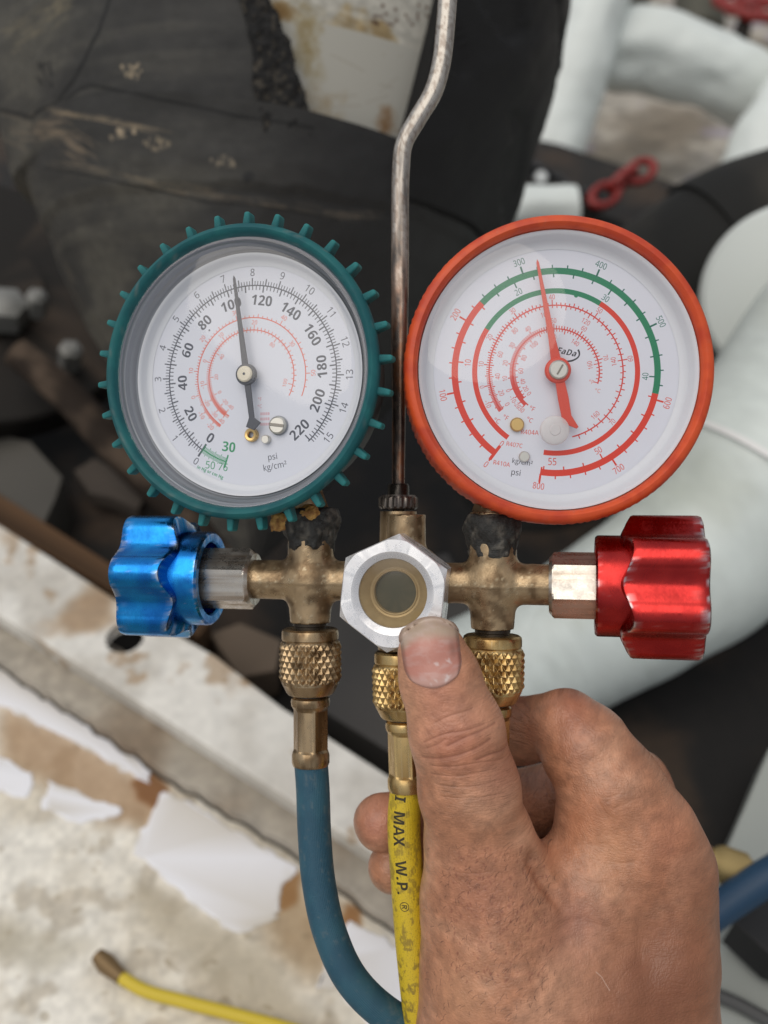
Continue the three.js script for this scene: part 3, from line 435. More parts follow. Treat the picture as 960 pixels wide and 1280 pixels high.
{ // right lower corner: blue hose end on brass, black foot, white housing
  const t = thing('blue_hose', 'second blue hose with a brass fitting, passing behind the hand', 'hose', atD(920, 1095, 415));
  part('tube', sweep(pipePts([[850, 1172, 21], [900, 1136, 22], [940, 1108, 23], [1000, 1072, 23], [1080, 1016, 23]], 415), { rad: 24 }), std({ color: new THREE.Color(0.012, 0.05, 0.105), roughness: 0.5 }), t);
  part('fitting', sweep(pipePts([[886, 1072, 12], [898, 1078, 24], [925, 1090, 26], [938, 1094, 18]], 425), { rad: 8, seg: 14 }), std({ color: new THREE.Color(0.55, 0.4, 0.17), roughness: 0.45, metalness: 0.7 }), t);
  part('copper_tube', sweep(pipePts([[840, 1035, 11], [868, 1056, 11], [900, 1080, 11]], 430), { rad: 14, seg: 16 }), std({ color: new THREE.Color(0.28, 0.15, 0.09), roughness: 0.5, metalness: 0.4 }), t);
  const t2 = thing('rubber_foot', 'black rubber block below the second blue hose', 'rubber block', onPlane(960, 1170, -262)); part('block', slab([[918, 1152], [970, 1118], [1080, 1120], [1080, 1240], [970, 1200]], -262, 24), std({ color: new THREE.Color(0.012, 0.012, 0.013), roughness: 0.6 }), t2);
  const t3 = thing('white_housing', 'white sheet metal housing under the second blue hose, beside the wrist', 'housing', onPlane(920, 1230, -290)); const hg = slab([[902, 1075], [935, 1000], [962, 935], [1200, 880], [1200, 1500], [720, 1500], [800, 1200]], -292, 30); planeUV(hg, 300); part('cover', hg, std({ color: new THREE.Color(0.36, 0.38, 0.35), roughness: 0.6 }), t3);
  const t4 = thing('grey_cable', 'dark grey cable lying on the white housing beside the wrist', 'cable', onPlane(930, 1262, -288)); part('cable', sweep([[880, 1238], [920, 1254], [960, 1276], [1010, 1304]].map(([x, y]) => [...onPlane(x, y, -288), 3.2]), { rad: 12, seg: 20 }), std({ color: new THREE.Color(0.08, 0.08, 0.078), roughness: 0.6 }), t4);
}

// ================================================================= THE MANIFOLD
const YAW = -11 * DEG, ROLL = -0.3 * DEG;
const qM = new THREE.Quaternion().setFromAxisAngle(V(0, 0, 1), ROLL).multiply(new THREE.Quaternion().setFromAxisAngle(V(0, 1, 0), YAW));
const zM = V(0, 0, 1).applyQuaternion(qM), oM = V(...at(490, 742, 12.5)).addScaledVector(zM, -13);
const qMi = qM.clone().invert(), camM = V(0, 0, DC).sub(oM).applyQuaternion(qMi);
const onM = (x, y, z = 0) => { const p = V(...at(x, y, 0)).sub(oM).applyQuaternion(qMi), d = p.clone().sub(camM), t = (z - camM.z) / d.z; return camM.clone().addScaledVector(d, t); };
const toM = (p) => V(...p).sub(oM).applyQuaternion(qMi).toArray();
const toD = (p) => V(...p).applyQuaternion(qM).add(oM).toArray();
const set = thing('manifold_gauge_set', 'brass two-valve manifold held upright, with teal and orange pressure gauges', 'manifold gauge', oM.toArray(), null, R.clone().multiply(qM));
set._base = [0, 0, 0];
const xL = onM(388, 722).x, xR = onM(616, 733).x, xC = 0, yH = (onM(388, 722).y + onM(616, 733).y) / 2;
const bL = [onM(318, 720).x, onM(254, 718).x], bR = [onM(688, 735).x, onM(750, 735).x], kL = [onM(266, 718, 0).x, onM(208, 718, 10).x, onM(150, 716, 10).x], kR = [onM(744, 735, 4).x, onM(795, 735, 10).x, onM(881, 737, 4).x];
const yTopL = onM(380, 640).y, yBotL = onM(388, 778).y, yTopC = onM(497, 640).y, yBotC = onM(492, 812).y, yTopR = onM(620, 640).y, yBotR = onM(616, 786).y;
{ // forged brass body
  const f = (x, y, z) => {
    const p = [x, y, z], cy = (a, b, r) => cone(p, [...a, r], [...b, r]);
    let d = Math.max(cy([bL[0] - 6, yH, 0], [bR[0] + 6, yH, 0], 5.25), bL[0] - 0.5 - x, x - bR[0] - 0.5);
    d = smin(d, Math.max(cone(p, [xL, yH, 0, 6.1], [xL, yTopL + 12, 0, 6.0]), y - yTopL), 2.6);
    d = smin(d, Math.max(cone(p, [xR, yH, 0, 6.1], [xR, yTopR + 12, 0, 6.0]), y - yTopR), 2.6);
    d = smin(d, Math.max(cone(p, [xL, yH, 0, 6.2], [xL, yBotL - 6, 0, 4.9]), yBotL - y), 2.6);
    d = smin(d, Math.max(cone(p, [xR, yH, 0, 6.2], [xR, yBotR - 6, 0, 5.2]), yBotR - y), 2.6);
    d = smin(d, Math.max(Math.hypot(x, y) - 12.2, Math.abs(z + 2) - 5), 2);
    d = smin(d, Math.max(cone(p, [1.2, 0, -1, 5.2], [1.2, yTopC + 2, -1, 5.0]), y - yTopC + 0.6), 2);
    d = smin(d, Math.max(cone(p, [0, 0, 0, 6], [0, yBotC - 6, 0, 6]), yBotC - y), 2);
    d = Math.max(d, -Math.max(Math.hypot(x, y) - 10, 3 - z));
    return d - 0.10 * (1 - sst(0.25, 0.6, Math.abs(y - yH + 0.4))) * (Math.abs(x) > 13 ? 1 : 0) + (fbm(x * 0.5, y * 0.5, z * 0.5, 2) - 0.5) * 0.10;
  };
  const g = nets(f, [bL[0] - 2, -24, -14], [bR[0] + 2, 26, 12], 0.62); paint(g, pBrass(3));
  part('body', g, M.oldBrass, set);
  for (const [x, yb] of [[xL, yBotL], [xR, yBotR]]) { const s = rev([[0, 0.5], [4.6, 0.5], [4.6, -0.8], [4.2, -1], [4.2, -2.4], [0, -2.4]], 48); s.rotateX(-Math.PI / 2); s.translate(x, yb, 0); part('port_ring', paint(s, () => [0.05, 0.04, 0.03]), M.oldBrass, set); }
}
// sealant lumps round the gauge stems
function lump(x, y, w, k) {
  const g = nets((a, b, c) => { const n = (fbm(a * 0.32 + k, b * 0.32, c * 0.32, 3) - 0.5) * 4.2; let d = cone([a, b, c], [x, y - 2.5, 0, w - 0.6], [x, y + 3.2, 0, w + 1.0]) ; d = Math.max(d, y - 5.2 + (fbm(a * 0.5, k, c * 0.5, 2) - 0.5) * 7 - b, b - y - 6.5); return d + n * 0.55; }, [x - 13, y - 11, -13], [x + 13, y + 11, 13], 0.7);
  paint(g, (a, b, c) => mixc([0.022, 0.022, 0.02], [0.13, 0.12, 0.10], sst(0.45, 0.8, fbm(a * 0.6, b * 0.6, c * 0.6, 4)))); part('sealant', g, M.sealant, set);
}
lump(xL, onM(385, 666).y, 7.0, 3); lump(xR, onM(622, 676).y, 6.6, 11);
{ const p = onM(366, 648, 4), g = nets((a, b, c) => cone([a, b, c], [p.x - 4, p.y - 1, 3, 2.6], [p.x + 5, p.y + 1, 5.5, 2.6]) + (fbm(a * 0.6, b * 0.6, c, 3) - 0.5) * 2, [p.x - 12, p.y - 9, -6], [p.x + 17, p.y + 9, 13], 0.6); paint(g, (a, b, c) => mixc([0.30, 0.13, 0.03], [0.62, 0.36, 0.10], sst(0.3, 0.7, fbm(a, b, c, 3)))); part('rusty_sealant', g, M.sealant, set).userData.label = 'orange rusty sealant under the teal gauge'; }
{ // sight glass
  const ap = 13.0, r0 = 13.5, zt = 13, hx = hexR(ap), zc = (f) => zt - Math.max(0, hx(f) - r0) * 0.62 - 0.35;
  const g = rev([[0.1, 2], [hx, 2], [hx, zc], [(f) => Math.min(hx(f) - 0.25, r0), (f) => zt - Math.max(0, Math.min(hx(f) - 0.25, r0) - r0) * 0.6 - (hx(f) < r0 ? 0.1 : 0)], [10.5, zt], [10.3, zt - 0.12], [9.9, zt - 0.25], [8.75, zt - 0.8], [8.6, zt - 3.0]], 144, 0.3);
  g.rotateZ(84 * DEG - ROLL); paint(g, (x, y, z, n) => { const a = fbm(x * 0.5, y * 0.5, z, 4), s = fbm(x * 4, y * 0.4, z, 3), r = Math.hypot(x, y); let c = mixc([0.82, 0.82, 0.83], [0.72, 0.72, 0.74], sst(0.4, 0.75, a)); if (r < 10.2) c = mixc(c, [0.6, 0.6, 0.62], 0.7); return mixc(c, [0.5, 0.5, 0.5], sst(0.7, 0.8, s) * 0.25); });
  const nut = part('sight_glass_nut', g, M.alu, set);
  const seat = rev([[8.7, zt - 1.7], [8.3, zt - 2.2], [7.6, zt - 2.7], [6.4, zt - 4.2], [5.9, zt - 4.4], [5.7, zt - 4.1], [5.4, zt - 4.3], [5.2, zt - 5.6]], 72, 0.5); paint(seat, (x, y, z) => mixc([0.50, 0.42, 0.29], [0.37, 0.30, 0.20], fbm(x * 0.6, y * 0.6, z, 3)));
  part('seat', seat, vc({ roughness: 0.4, metalness: 0.35 }), nut);
  const ind = rev([[0, zt - 5.4], [5.3, zt - 5.5]], 48); paint(ind, (x, y) => mixc([0.045, 0.055, 0.052], [0.10, 0.10, 0.08], fbm(x * 0.8, y * 0.8, 0, 3))); part('indicator', ind, vc({ roughness: 0.5 }), nut);
  const gl = rev([[0, zt - 1.0], [5, zt - 1.1], [8.65, zt - 1.4]], 60); part('glass', gl, std({ color: new THREE.Color(0.93, 0.87, 0.74), transmission: 1, thickness: 0, roughness: 0.12, ior: 1.4 }), nut);
}
// valve bonnets and knobs
function bonnet(x0, x1, k) {
  const L = Math.abs(x1 - x0), hx = hexR(7.35), ch = (s) => (f) => s; const hi = (f) => Math.min(hx(f), 8.0);
  const g = rev([[0.1, -0.3], [7.0, -0.3], [hi, 0.5], [hx, 1.0], [hx, L + 3], [0.1, L + 3]], 96, 0.3); g.rotateZ(20 * DEG); g.rotateY(Math.sign(x1 - x0) * Math.PI / 2); g.translate(x0, yH, 0);
  paint(g, (x, y, z, n) => { const a = fbm(x * 0.5 + k, y * 0.5, z * 0.5, 4), b = fbm(x * 1.8, y * 1.8, z * 1.8 + k, 3); return mixc(mixc([0.62, 0.58, 0.52], [0.33, 0.25, 0.18], sst(0.4, 0.7, a)), [0.75, 0.73, 0.7], sst(0.62, 0.8, b) * 0.7); });
  part('valve_bonnet', g, M.nickel, set);
}
bonnet(bL[0], bL[1], 1); bonnet(bR[0], bR[1], 7);
function knob(xs, col, dark, phase, k) {
  const dir = Math.sign(xs[2] - xs[0]), a = Math.abs(xs[1] - xs[0]), L = Math.abs(xs[2] - xs[0]), lob = (d) => (f) => { const c = Math.cos(6 * f); return 16.2 + 1.75 * (c > 0 ? Math.pow(c, 0.8) : -Math.pow(-c, 1.0)) - d; }, st = (f) => a - 2.2 + 2.4 * Math.cos(6 * f) * 0.5;
  const rows = [[7.7, 5], [9.8, 5], [9.8, 0.6], [10.2, 0.1], [12.2, 0], [12.7, 0.5], [12.75, 1]];
  for (let i = 1; i <= 8; i++) rows.push([12.75, (f) => lerp(1, st(f) - 0.3, i / 8)]);
  rows.push([(f) => Math.max(12.76, lob(1.0)(f)), (f) => st(f)], [(f) => Math.max(12.78, lob(0.25)(f)), (f) => st(f) + 0.25], [lob(0), (f) => st(f) + 0.9]);
  for (let i = 1; i <= 10; i++) rows.push([lob(0), (f) => lerp(st(f) + 0.9, L - 1.2, i / 10)]);
  rows.push([lob(0.3), L - 0.4], [lob(1.2), L], [12, L], [11, L - 0.3], [4, L - 0.5], [3.6, L + 0.6], [0.1, L + 0.6]);
  const g = rev(rows, 288, 0.5); g.rotateZ(phase);
  paint(g, (x, y, z, n) => { // scuffed edges show bare aluminium
    const f = Math.atan2(y, x) - phase, r = Math.hypot(x, y), lr = lob(0)(f), edge = Math.max(Math.exp(-Math.abs(z - st(f) - 0.2) * 2.2) * sst(12.8, 13.3, r), Math.exp(-Math.abs(z - L + 0.5) * 1.4), Math.exp(-Math.abs(z - 0.3) * 2.5) * sst(11, 12.4, r) * 0.7);
    const nz = fbm(x * 0.8 + k, y * 0.8, z * 0.8, 4), nf = fbm(x * 3 + k, y * 3, z * 3, 3), w = clamp(edge * sst(0.46, 0.66, nz) + sst(0.78, 0.86, nf) * 0.15);
    return mixc(mixc(col, dark, sst(0.3, 0.75, fbm(x * 0.25, y * 0.25, z * 0.25 + k, 3)) * 0.6), [0.72, 0.72, 0.73], w); });
  g.rotateY(dir * Math.PI / 2); g.translate(xs[0], yH, 0);
  return part('valve_knob', g, M.anod, set);
}
knob(kL, [0.02, 0.25, 0.62], [0.012, 0.085, 0.40], 0.15, 2).userData.label = 'blue anodised knob with scuffed lobes';
knob(kR, [0.46, 0.035, 0.032], [0.28, 0.018, 0.02], 0.42, 9).userData.label = 'red anodised knob with scuffed lobes';
{ // hanging hook, its collar and lock nut
  const P = (x, y, z) => toM(at(x, y, z));
  const pts = [[498, 648, -6, 1.45], [498, 600, -8, 1.45], [498.5, 520, -9, 1.55], [499.5, 430, -10, 2.0], [500, 330, -12, 2.2], [501, 215, -13, 2.2], [505, 180, -13, 2.2], [521, 150, -13, 2.3], [541, 116, -13, 2.35], [551, 82, -13, 2.35], [557, 30, -14, 2.35], [563, -60, -15, 2.35]].map(([x, y, z, r]) => [...P(x, y, z), r]);
  const g = sweep(pts, { seg: 260, rad: 24, bump: (f) => 0.32 * Math.cos(2 * f) });
  paint(g, (x, y, z) => { const v = (y - yTopC) / (P(560, 0, -13)[1] - yTopC), a = fbm(x * 0.7, y * 0.12, z, 4), b = fbm(x * 2, y * 0.8, z * 2, 3); const silver = [0.40, 0.375, 0.34], rust = [0.16, 0.075, 0.04], dk = [0.06, 0.05, 0.045]; const w = sst(0.34, 0.75, v + (a - 0.5) * 0.6); return mixc(mixc(mixc(dk, rust, sst(0.4, 0.6, a)), silver, w), [0.16, 0.12, 0.095], sst(0.48, 0.66, b) * 0.6); });
  part('hanging_hook', g, M.rod, set);
  const p = P(498, 628, -6), c = rev([[0.1, 2.0], [4.4, 2.0], [5.0, 1.5], [(f) => 5.2 + 0.14 * Math.cos(f * 20), 1.1], [(f) => 5.2 + 0.14 * Math.cos(f * 20), -1.1], [5.0, -1.6], [4.4, -2.0], [0.1, -2.0]], 160, 0.5); c.rotateX(-Math.PI / 2); c.translate(...p);
  paint(c, (x, y, z) => mixc([0.10, 0.085, 0.075], [0.32, 0.28, 0.24], sst(0.45, 0.75, fbm(x, y, z, 3)))); part('lock_ring', c, M.rod, set);
  const b = rev([[0.1, 3.5], [2.6, 3.5], [2.9, 3], [2.9, 0]], 40); b.rotateX(-Math.PI / 2); b.translate(p[0], p[1] + 1.5, p[2]); paint(b, () => [0.04, 0.035, 0.03]); part('hook_collar', b, M.rod, set);
  const s = rev([[4.9, 4], [5.0, 0], [5.1, -10]], 48); s.rotateX(-Math.PI / 2); s.translate(p[0], p[1] - 6.4, p[2]); part('hook_socket', paint(s, pBrass(8)), M.oldBrass, set);
}
// ---------------------------------------------------------------- gauges
const flip = (a) => a > 75 || a < -100;
function label(g, s, deg, r, font, col, noFlip) { g.save(); g.rotate(deg * DEG); g.translate(0, -r); if (!noFlip && flip(((deg + 540) % 360) - 180)) g.rotate(Math.PI); g.font = font; g.fillStyle = col; g.textAlign = 'center'; g.textBaseline = 'middle'; g.fillText(s, 0, 0); g.restore(); }
function tick(g, deg, r0, r1, w, col) { const a = (deg - 90) * DEG; g.strokeStyle = col; g.lineWidth = w; g.beginPath(); g.moveTo(Math.cos(a) * r0, Math.sin(a) * r0); g.lineTo(Math.cos(a) * r1, Math.sin(a) * r1); g.stroke(); }
function arc(g, r, d0, d1, w, col) { g.strokeStyle = col; g.lineWidth = w; g.lineCap = 'butt'; g.beginPath(); g.arc(0, 0, r, (d0 - 90) * DEG, (d1 - 90) * DEG); g.stroke(); }
function word(g, s, x, y, rot, font, col, align = 'center') { g.save(); g.translate(x, y); g.rotate(rot * DEG); g.font = font; g.fillStyle = col; g.textAlign = align; g.textBaseline = 'middle'; g.fillText(s, 0, 0); g.restore(); }
const sat = (T, a, b, c) => Math.exp(a - b / (T + c)) - 14.7;      // saturation pressure, psi gauge
const paper = (g, n, unit) => { g.fillStyle = 'rgb(214,217,227)'; g.fillRect(0, 0, n, n); const im = g.getImageData(0, 0, n, n); for (let i = 0; i < n * n; i++) { const k = (hash(i % n, (i / n) | 0, 3) - 0.5) * 5; im.data[i * 4] += k; im.data[i * 4 + 1] += k; im.data[i * 4 + 2] += k; } g.putImageData(im, 0, 0); g.translate(n / 2, n / 2); g.scale(unit, unit); };
const RL = 153, RR = 160;
const dialLow = canvasTex(2048, 2048, (g, n) => {
  paper(g, n, n / (2 * RL));
  const ink = 'rgb(66,70,82)', red = 'rgb(214,96,78)', gr = 'rgb(40,140,92)', A = (p) => -143.9 + p * 1.2732;
  arc(g, 113, A(0), A(221), 1.5, ink);
  for (let p = 0; p <= 220; p += 2) tick(g, A(p), 113, p % 10 ? 107.5 : 104.5, p % 10 ? 1.15 : 1.7, ink);
  for (let k = 0; k <= 154; k++) { const a = A(k * 1.42233); tick(g, a, 113, k % 10 ? (k % 5 ? 118.5 : 121.5) : 122.5, k % 5 ? 1.0 : 1.5, ink); }
  for (let p = 0; p <= 220; p += 20) label(g, String(p), A(p) + (p === 220 ? 0.5 : 0), 94.5, 'bold 17.5px sans-serif', ink);
  for (let k = 0; k <= 15; k++) label(g, String(k), A(k * 14.2233) + (k === 0 ? -0.5 : 0), 129.5, '12.5px sans-serif', ink);
  tick(g, A(0), 104, 123, 2.6, ink);
  for (let k = 0; k <= 20; k++) { const a = A(0) - k * 0.93; tick(g, a, 107 - (k % 5 ? 0 : 2), 112, 0.8, gr); } for (let k = 0; k <= 28; k++) tick(g, A(0) - k * 0.66, 112, k % 5 ? 116.5 : 118.5, 0.6, gr); arc(g, 112, A(0) - 18.6, A(0), 1.4, gr); tick(g, A(0) - 18.6, 103, 120, 2.0, gr);
  word(g, '30', -30, 88, 8, 'bold 17px sans-serif', gr); word(g, '50 76', -47, 112, 8, '13px sans-serif', gr); word(g, 'in Hg or cm Hg', -56, 120, 22, 'bold 5.6px sans-serif', gr);
  word(g, 'psi', 29, 101, -8, '10.5px sans-serif', ink); word(g, 'kg/cm²', 32, 112.5, -10, '10.5px sans-serif', ink);
  const B = (T) => A(sat(T, 12.31, 1985, 247)), C = (T) => A(sat(T, 12.43, 2084, 240) * 1.05);
  arc(g, 73, -146, 112, 1.3, red); arc(g, 57.5, -149, 117, 1.3, red);
  for (let T = -34; T <= 52; T++) { const a = C(T); if (a < -146 || a > 112) continue; tick(g, a, 73, T % 10 ? (T % 5 ? 76 : 77.5) : 79, 0.9, red); if (T % 10 === 0 && T > -25) label(g, String(T), a, 83, '7.5px sans-serif', red); }
  for (let T = -40; T <= 44; T++) { const a = B(T); if (a < -149 || a > 117) continue; tick(g, a, 57.5, T % 10 ? 61 : 64, 0.9, red); if (T % 10 === 0) label(g, String(T), a, 67.5, '7px sans-serif', red); }
  for (let F = -40; F <= 112; F += 2) { const a = B((F - 32) / 1.8); if (a < -149 || a > 117) continue; tick(g, a, 57.5, F % 20 ? 54.5 : 51, 0.8, red); if (F % 20 === 0) label(g, String(F), a, 47, '6.5px sans-serif', red); }
  arc(g, 59, -149, -112, 4, 'rgba(214,96,78,0.35)'); arc(g, 75, -146, -122, 3, 'rgba(214,96,78,0.3)');
  const pk = 'rgb(205,150,160)'; word(g, '°F', 12, 29, -4, '6px sans-serif', pk); word(g, '°C', 12, 38, -4, '6px sans-serif', pk); for (let k = 0; k < 3; k++) { g.fillStyle = pk; for (let i = 0; i < 5; i++) g.fillRect(13 + i * 2.6, 46 + k * 6.5, 1.5, 3.4); }
  g.fillStyle = ink; g.beginPath(); g.arc(-57, -60, 1.2, 0, 7); g.fill();
});
const dialHigh = canvasTex(2048, 2048, (g, n) => {
  paper(g, n, n / (2 * RR));
  const red = 'rgb(212,50,24)', gr = 'rgb(8,122,82)', gd = 'rgb(10,96,78)', ink = 'rgb(40,42,50)', A = (p) => -142.9 + p * 0.4145, Kg = (k) => A(k * 14.2233), nar = (s) => s;
  const col = (a) => a > -46.9 && a < 102.4 ? gr : red, dk = (a) => a > -46.9 && a < 102.4 ? gd : red;
  arc(g, 126.4, -142.9, -46.9, 8, red); arc(g, 126.4, -46.9, 102.4, 8, gr); arc(g, 126.4, 102.4, 188.7, 8, red);
  tick(g, -142.9, 116, 137, 4, red); tick(g, 188.5, 120, 141, 2, red);
  for (let p = 0; p <= 800; p += 20) tick(g, A(p), 129, p % 100 ? 134 : 139, p % 100 ? 1.5 : 2.2, dk(A(p)));
  for (let k = 0; k <= 56; k += 2) tick(g, Kg(k), 124, k % 10 ? 118.5 : 116, 1.6, dk(Kg(k)));
  const num = (s, a, r, sz, c) => { g.save(); g.rotate(a * DEG); g.translate(0, -r); const z = ((a + 540) % 360) - 180; if (flip(z)) g.rotate(Math.PI); g.scale(0.82, 1); g.font = sz + 'px sans-serif'; g.fillStyle = c; g.textAlign = 'center'; g.textBaseline = 'middle'; g.fillText(s, 0, 0); g.restore(); };
  for (let p = 0; p <= 800; p += 100) num(String(p), A(p), p ? 144.5 : 145, 11, dk(A(p)));
  for (let k = 0; k <= 50; k += 10) num(String(k), Kg(k), k ? 111 : 112, 10.5, dk(Kg(k))); num('55', Kg(55) + 1, 112, 12.5, red);
  arc(g, 101.5, -143.8, -58, 6.4, red); arc(g, 101.5, -58, 32.8, 6.4, gr); arc(g, 101.5, 32.8, 188.7, 6.4, red); g.fillStyle = gr; g.beginPath(); g.arc(25, -95.5, 2.6, 0, 7); g.fill();
  const r2 = 'rgb(206,58,48)', B = (T) => A(sat(T, 12.78, 1985, 247)), C = (T) => A(sat(T, 12.55, 1985, 247));
  arc(g, 83.5, -125, 166, 1.7, r2); arc(g, 54, -140, 106, 1.7, r2);
  for (let T = -30; T <= 75; T++) { const a = B(T); if (a < -125 || a > 166) continue; tick(g, a, 83.5, T % 10 ? (T % 5 ? 87 : 88.5) : 90.5, 1.3, r2); if (T % 10 === 0) num(String(T), a, 94, 8.5, r2); }
  for (let F = -20; F <= 165; F += 2) { const a = B((F - 32) / 1.8); if (a < -125 || a > 166) continue; tick(g, a, 83.5, F % 10 ? 80 : 78, 1.2, r2); if (F % 20 === 0) num(String(F), a, 73, 8.5, r2); }
  for (let T = -30; T <= 95; T++) { const a = C(T); if (a < -140 || a > 106) continue; tick(g, a, 54, T % 10 ? 58 : 60.5, 1.25, r2); if (T % 10 === 0) num(String(T), a, 64, 8, r2); }
  for (let F = 0; F <= 200; F += 2) { const a = C((F - 32) / 1.8); if (a < -140 || a > 106) continue; tick(g, a, 54, F % 10 ? 50.5 : 48, 1.15, r2); if (F % 20 === 0) num(String(F), a, 43.5, 8, r2); }
  word(g, '°F', -63, 57, 25, '8px sans-serif', r2); word(g, '°C', -74, 61, 25, '8px sans-serif', r2); word(g, '°C', -33, 60, 25, '8px sans-serif', r2); word(g, '°F', -30, 46, 25, '8px sans-serif', r2); word(g, '°F', 44, 12, 10, '7px sans-serif', 'rgb(214,130,120)'); word(g, '°C', 52, 23, 10, '7px sans-serif', 'rgb(214,130,120)');
  word(g, 'R404A', -33, 75.5, 4, '8px sans-serif', r2); word(g, 'R407C', -52, 91, 9, '7.4px sans-serif', red); word(g, 'R410A', -68, 114.5, 10, '7.6px sans-serif', red);
  word(g, 'kg/cm²', -42, 112.5, 9, '8.6px sans-serif', ink); word(g, 'psi', -50, 126, 8, '10px sans-serif', ink);
  g.fillStyle = 'rgb(24,24,34)'; word(g, 'FaDa', 13, -25.5, 12, 'bold italic 10.5px sans-serif', 'rgb(24,24,34)');
  g.save(); g.translate(15, -20.5); g.rotate(-4 * DEG); g.beginPath(); g.moveTo(14, -7); g.quadraticCurveTo(19, 4, 4, 8); g.quadraticCurveTo(-6, 9, -12, 5); g.quadraticCurveTo(4, 8, 11, 3); g.quadraticCurveTo(15, 0, 12, -6); g.closePath(); g.fill(); g.restore();
});
const dialMat = (t) => std({ map: t, roughness: 0.5 });
function disc(r, z) { const g = rev([[r, z], [0, z]], 96); const p = g.attributes.position, uv = g.attributes.uv; for (let i = 0; i < p.count; i++) uv.setXY(i, 0.5 + p.getX(i) / (2 * r), 0.5 + p.getY(i) / (2 * r)); return g; }
function extr(pts, z0, z1, bevel = 0.12) { const s = new THREE.Shape(pts.map(([x, y]) => new THREE.Vector2(x, y))); const g = new THREE.ExtrudeGeometry(s, { depth: z1 - z0 - 2 * bevel, bevelEnabled: true, bevelSize: bevel, bevelThickness: bevel, bevelSegments: 2, bevelOffset: -bevel }); g.translate(0, 0, z0 + bevel); return g; }
const rotz = (g, deg) => { g.rotateZ(-deg * DEG); return g; };
function gauge(x, y, z, yaw, opt) {
  const qD = new THREE.Quaternion().setFromAxisAngle(V(0, 1, 0), yaw), pM = toM(at(x, y, z)), u = pxmm(1, z);
  const low = opt === 'low', root = new THREE.Group();
  const caseG = rev([[0.1, -21], [24, -21], [29, -19], [32, -15], [33.6, -2], [34.2, 3.2], [34.1, 3.2], [34, -0.6], [0.1, -0.6]], 96);
  const m = part('pressure_gauge', caseG, M.caseM, set, [0, 0, 0]);
  m.position.set(pM[0] / 1000, pM[1] / 1000, pM[2] / 1000); m.quaternion.copy(qMi.clone().multiply(qD)); m._base = [0, 0, 0];
  m.userData.label = low ? 'teal rubber rimmed low pressure gauge' : 'orange rubber rimmed high pressure gauge';
  const rib = low ? 0 : 0.22, o = (f) => 37.9 + rib * Math.sign(Math.cos(f * 110)) * 0.5;
  const bg = rev(low ? [[34.2, 1], [34.3, 7.6], [34.6, 8.9], [35.2, 9.7], [36.0, 9.9], [36.8, 9.5], [37.3, 8.6], [37.4, 7.5], [37.0, 5.8], [36.1, 3.4], [35.0, 1.2], [34.2, 0.2], [33.4, -0.2]] : [[34.4, -1], [34.5, 4.2], [34.9, 5.6], [35.7, 6.3], [36.6, 6.2], [37.4, 5.5], [37.8, 4.2], [o, 3.2], [o, -14], [37.2, -17.5], [35, -20], [26, -21.6]], low ? 144 : 440, 0.7);
  const bc = low ? [[0.007, 0.085, 0.098], [0.012, 0.125, 0.13]] : [[0.66, 0.085, 0.018], [0.52, 0.05, 0.014]];
  paint(bg, (a, b, c) => { const n = fbm(a * 0.25, b * 0.25, c * 0.25, 4), s = fbm(a * 1.5, b * 1.5, c * 1.5, 3); return mixc(mixc(bc[0], bc[1], sst(0.35, 0.7, n)), [0.25, 0.22, 0.19], sst(0.68, 0.8, s) * (low ? 0.25 : 0.12)); });
  const boot = part('boot', bg, low ? M.teal : M.orange, m);
  if (low) { // thirty prongs round the rim
    const lg = new RoundedBoxGeometry(4.6, 1.7, 4.4, 3, 0.6); { const p = lg.attributes.position; for (let i = 0; i < p.count; i++) { const t = (p.getX(i) + 2.3) / 4.6; p.setY(i, p.getY(i) * lerp(1.35, 0.85, t)); p.setZ(i, p.getZ(i) * lerp(1, 0.82, t)); } lg.computeVertexNormals(); }
    paint(lg, (a, b, c) => mixc(bc[0], [0.025, 0.2, 0.2], sst(1, 2, a))); lg.scale(0.001, 0.001, 0.001);
    for (let k = 0; k < 30; k++) { const a = (k + 0.22) / 30 * Math.PI * 2, l = new THREE.Mesh(lg, M.teal); l.name = 'boot_prong'; l.position.set(38.2 * Math.cos(a) / 1000, 38.2 * Math.sin(a) / 1000, 0.0062); l.rotation.z = a; l.castShadow = l.receiveShadow = true; m.add(l); }
  }
  const rd = (low ? RL : RR) * u;
  const dial = part('dial', disc(rd, 0), dialMat(low ? dialLow : dialHigh), m);
  if (low) {
    part('dial_rim', rev([[31.4, 3.0], [31.0, 2.9], [30.6, 2.2], [30.2, 0.9], [29.6, 0.35], [28.6, 0.12]], 120, 1), M.cup, m);
    part('bezel', rev([[34.25, 7.4], [34.0, 6.6], [33.7, 6.1], [33.4, 5.9], [33.0, 4.5], [32.5, 4.0], [32.0, 3.0], [31.42, 2.6]], 120, 0.3), M.bezel, m);
    part('lens', rev([[34.25, 8.0], [33.6, 7.9], [33.0, 8.1], [32.5, 9.2], [31.8, 10.0], [30.6, 10.4], [20, 10.9], [0, 11.1]], 120, 0.9), M.lens, m);
  } else {
    part('dial_rim', rev([[34.3, 4.0], [33.8, 3.9], [33.2, 3.2], [32.6, 1.4], [31.9, 0.4], [30.5, 0.12]], 120, 1), M.cup, m);
    part('lens', rev([[34.3, 4.9], [33.9, 5.7], [33.2, 6.2], ...[32, 29, 26, 23, 20, 16, 12, 8, 4, 0].map((r) => [r, 6.7 + (Math.sqrt(85 * 85 - r * r) - Math.sqrt(85 * 85 - 32 * 32))])], 120, 0.9), M.lens, m);
  }
  const pt = (a, b, r, zz) => { r *= u; const g = rev([[0, zz], [r * 0.82, zz], [r, zz - 0.3], [r, 0.05]], 40); g.translate(a * u, -b * u, 0); return g; };
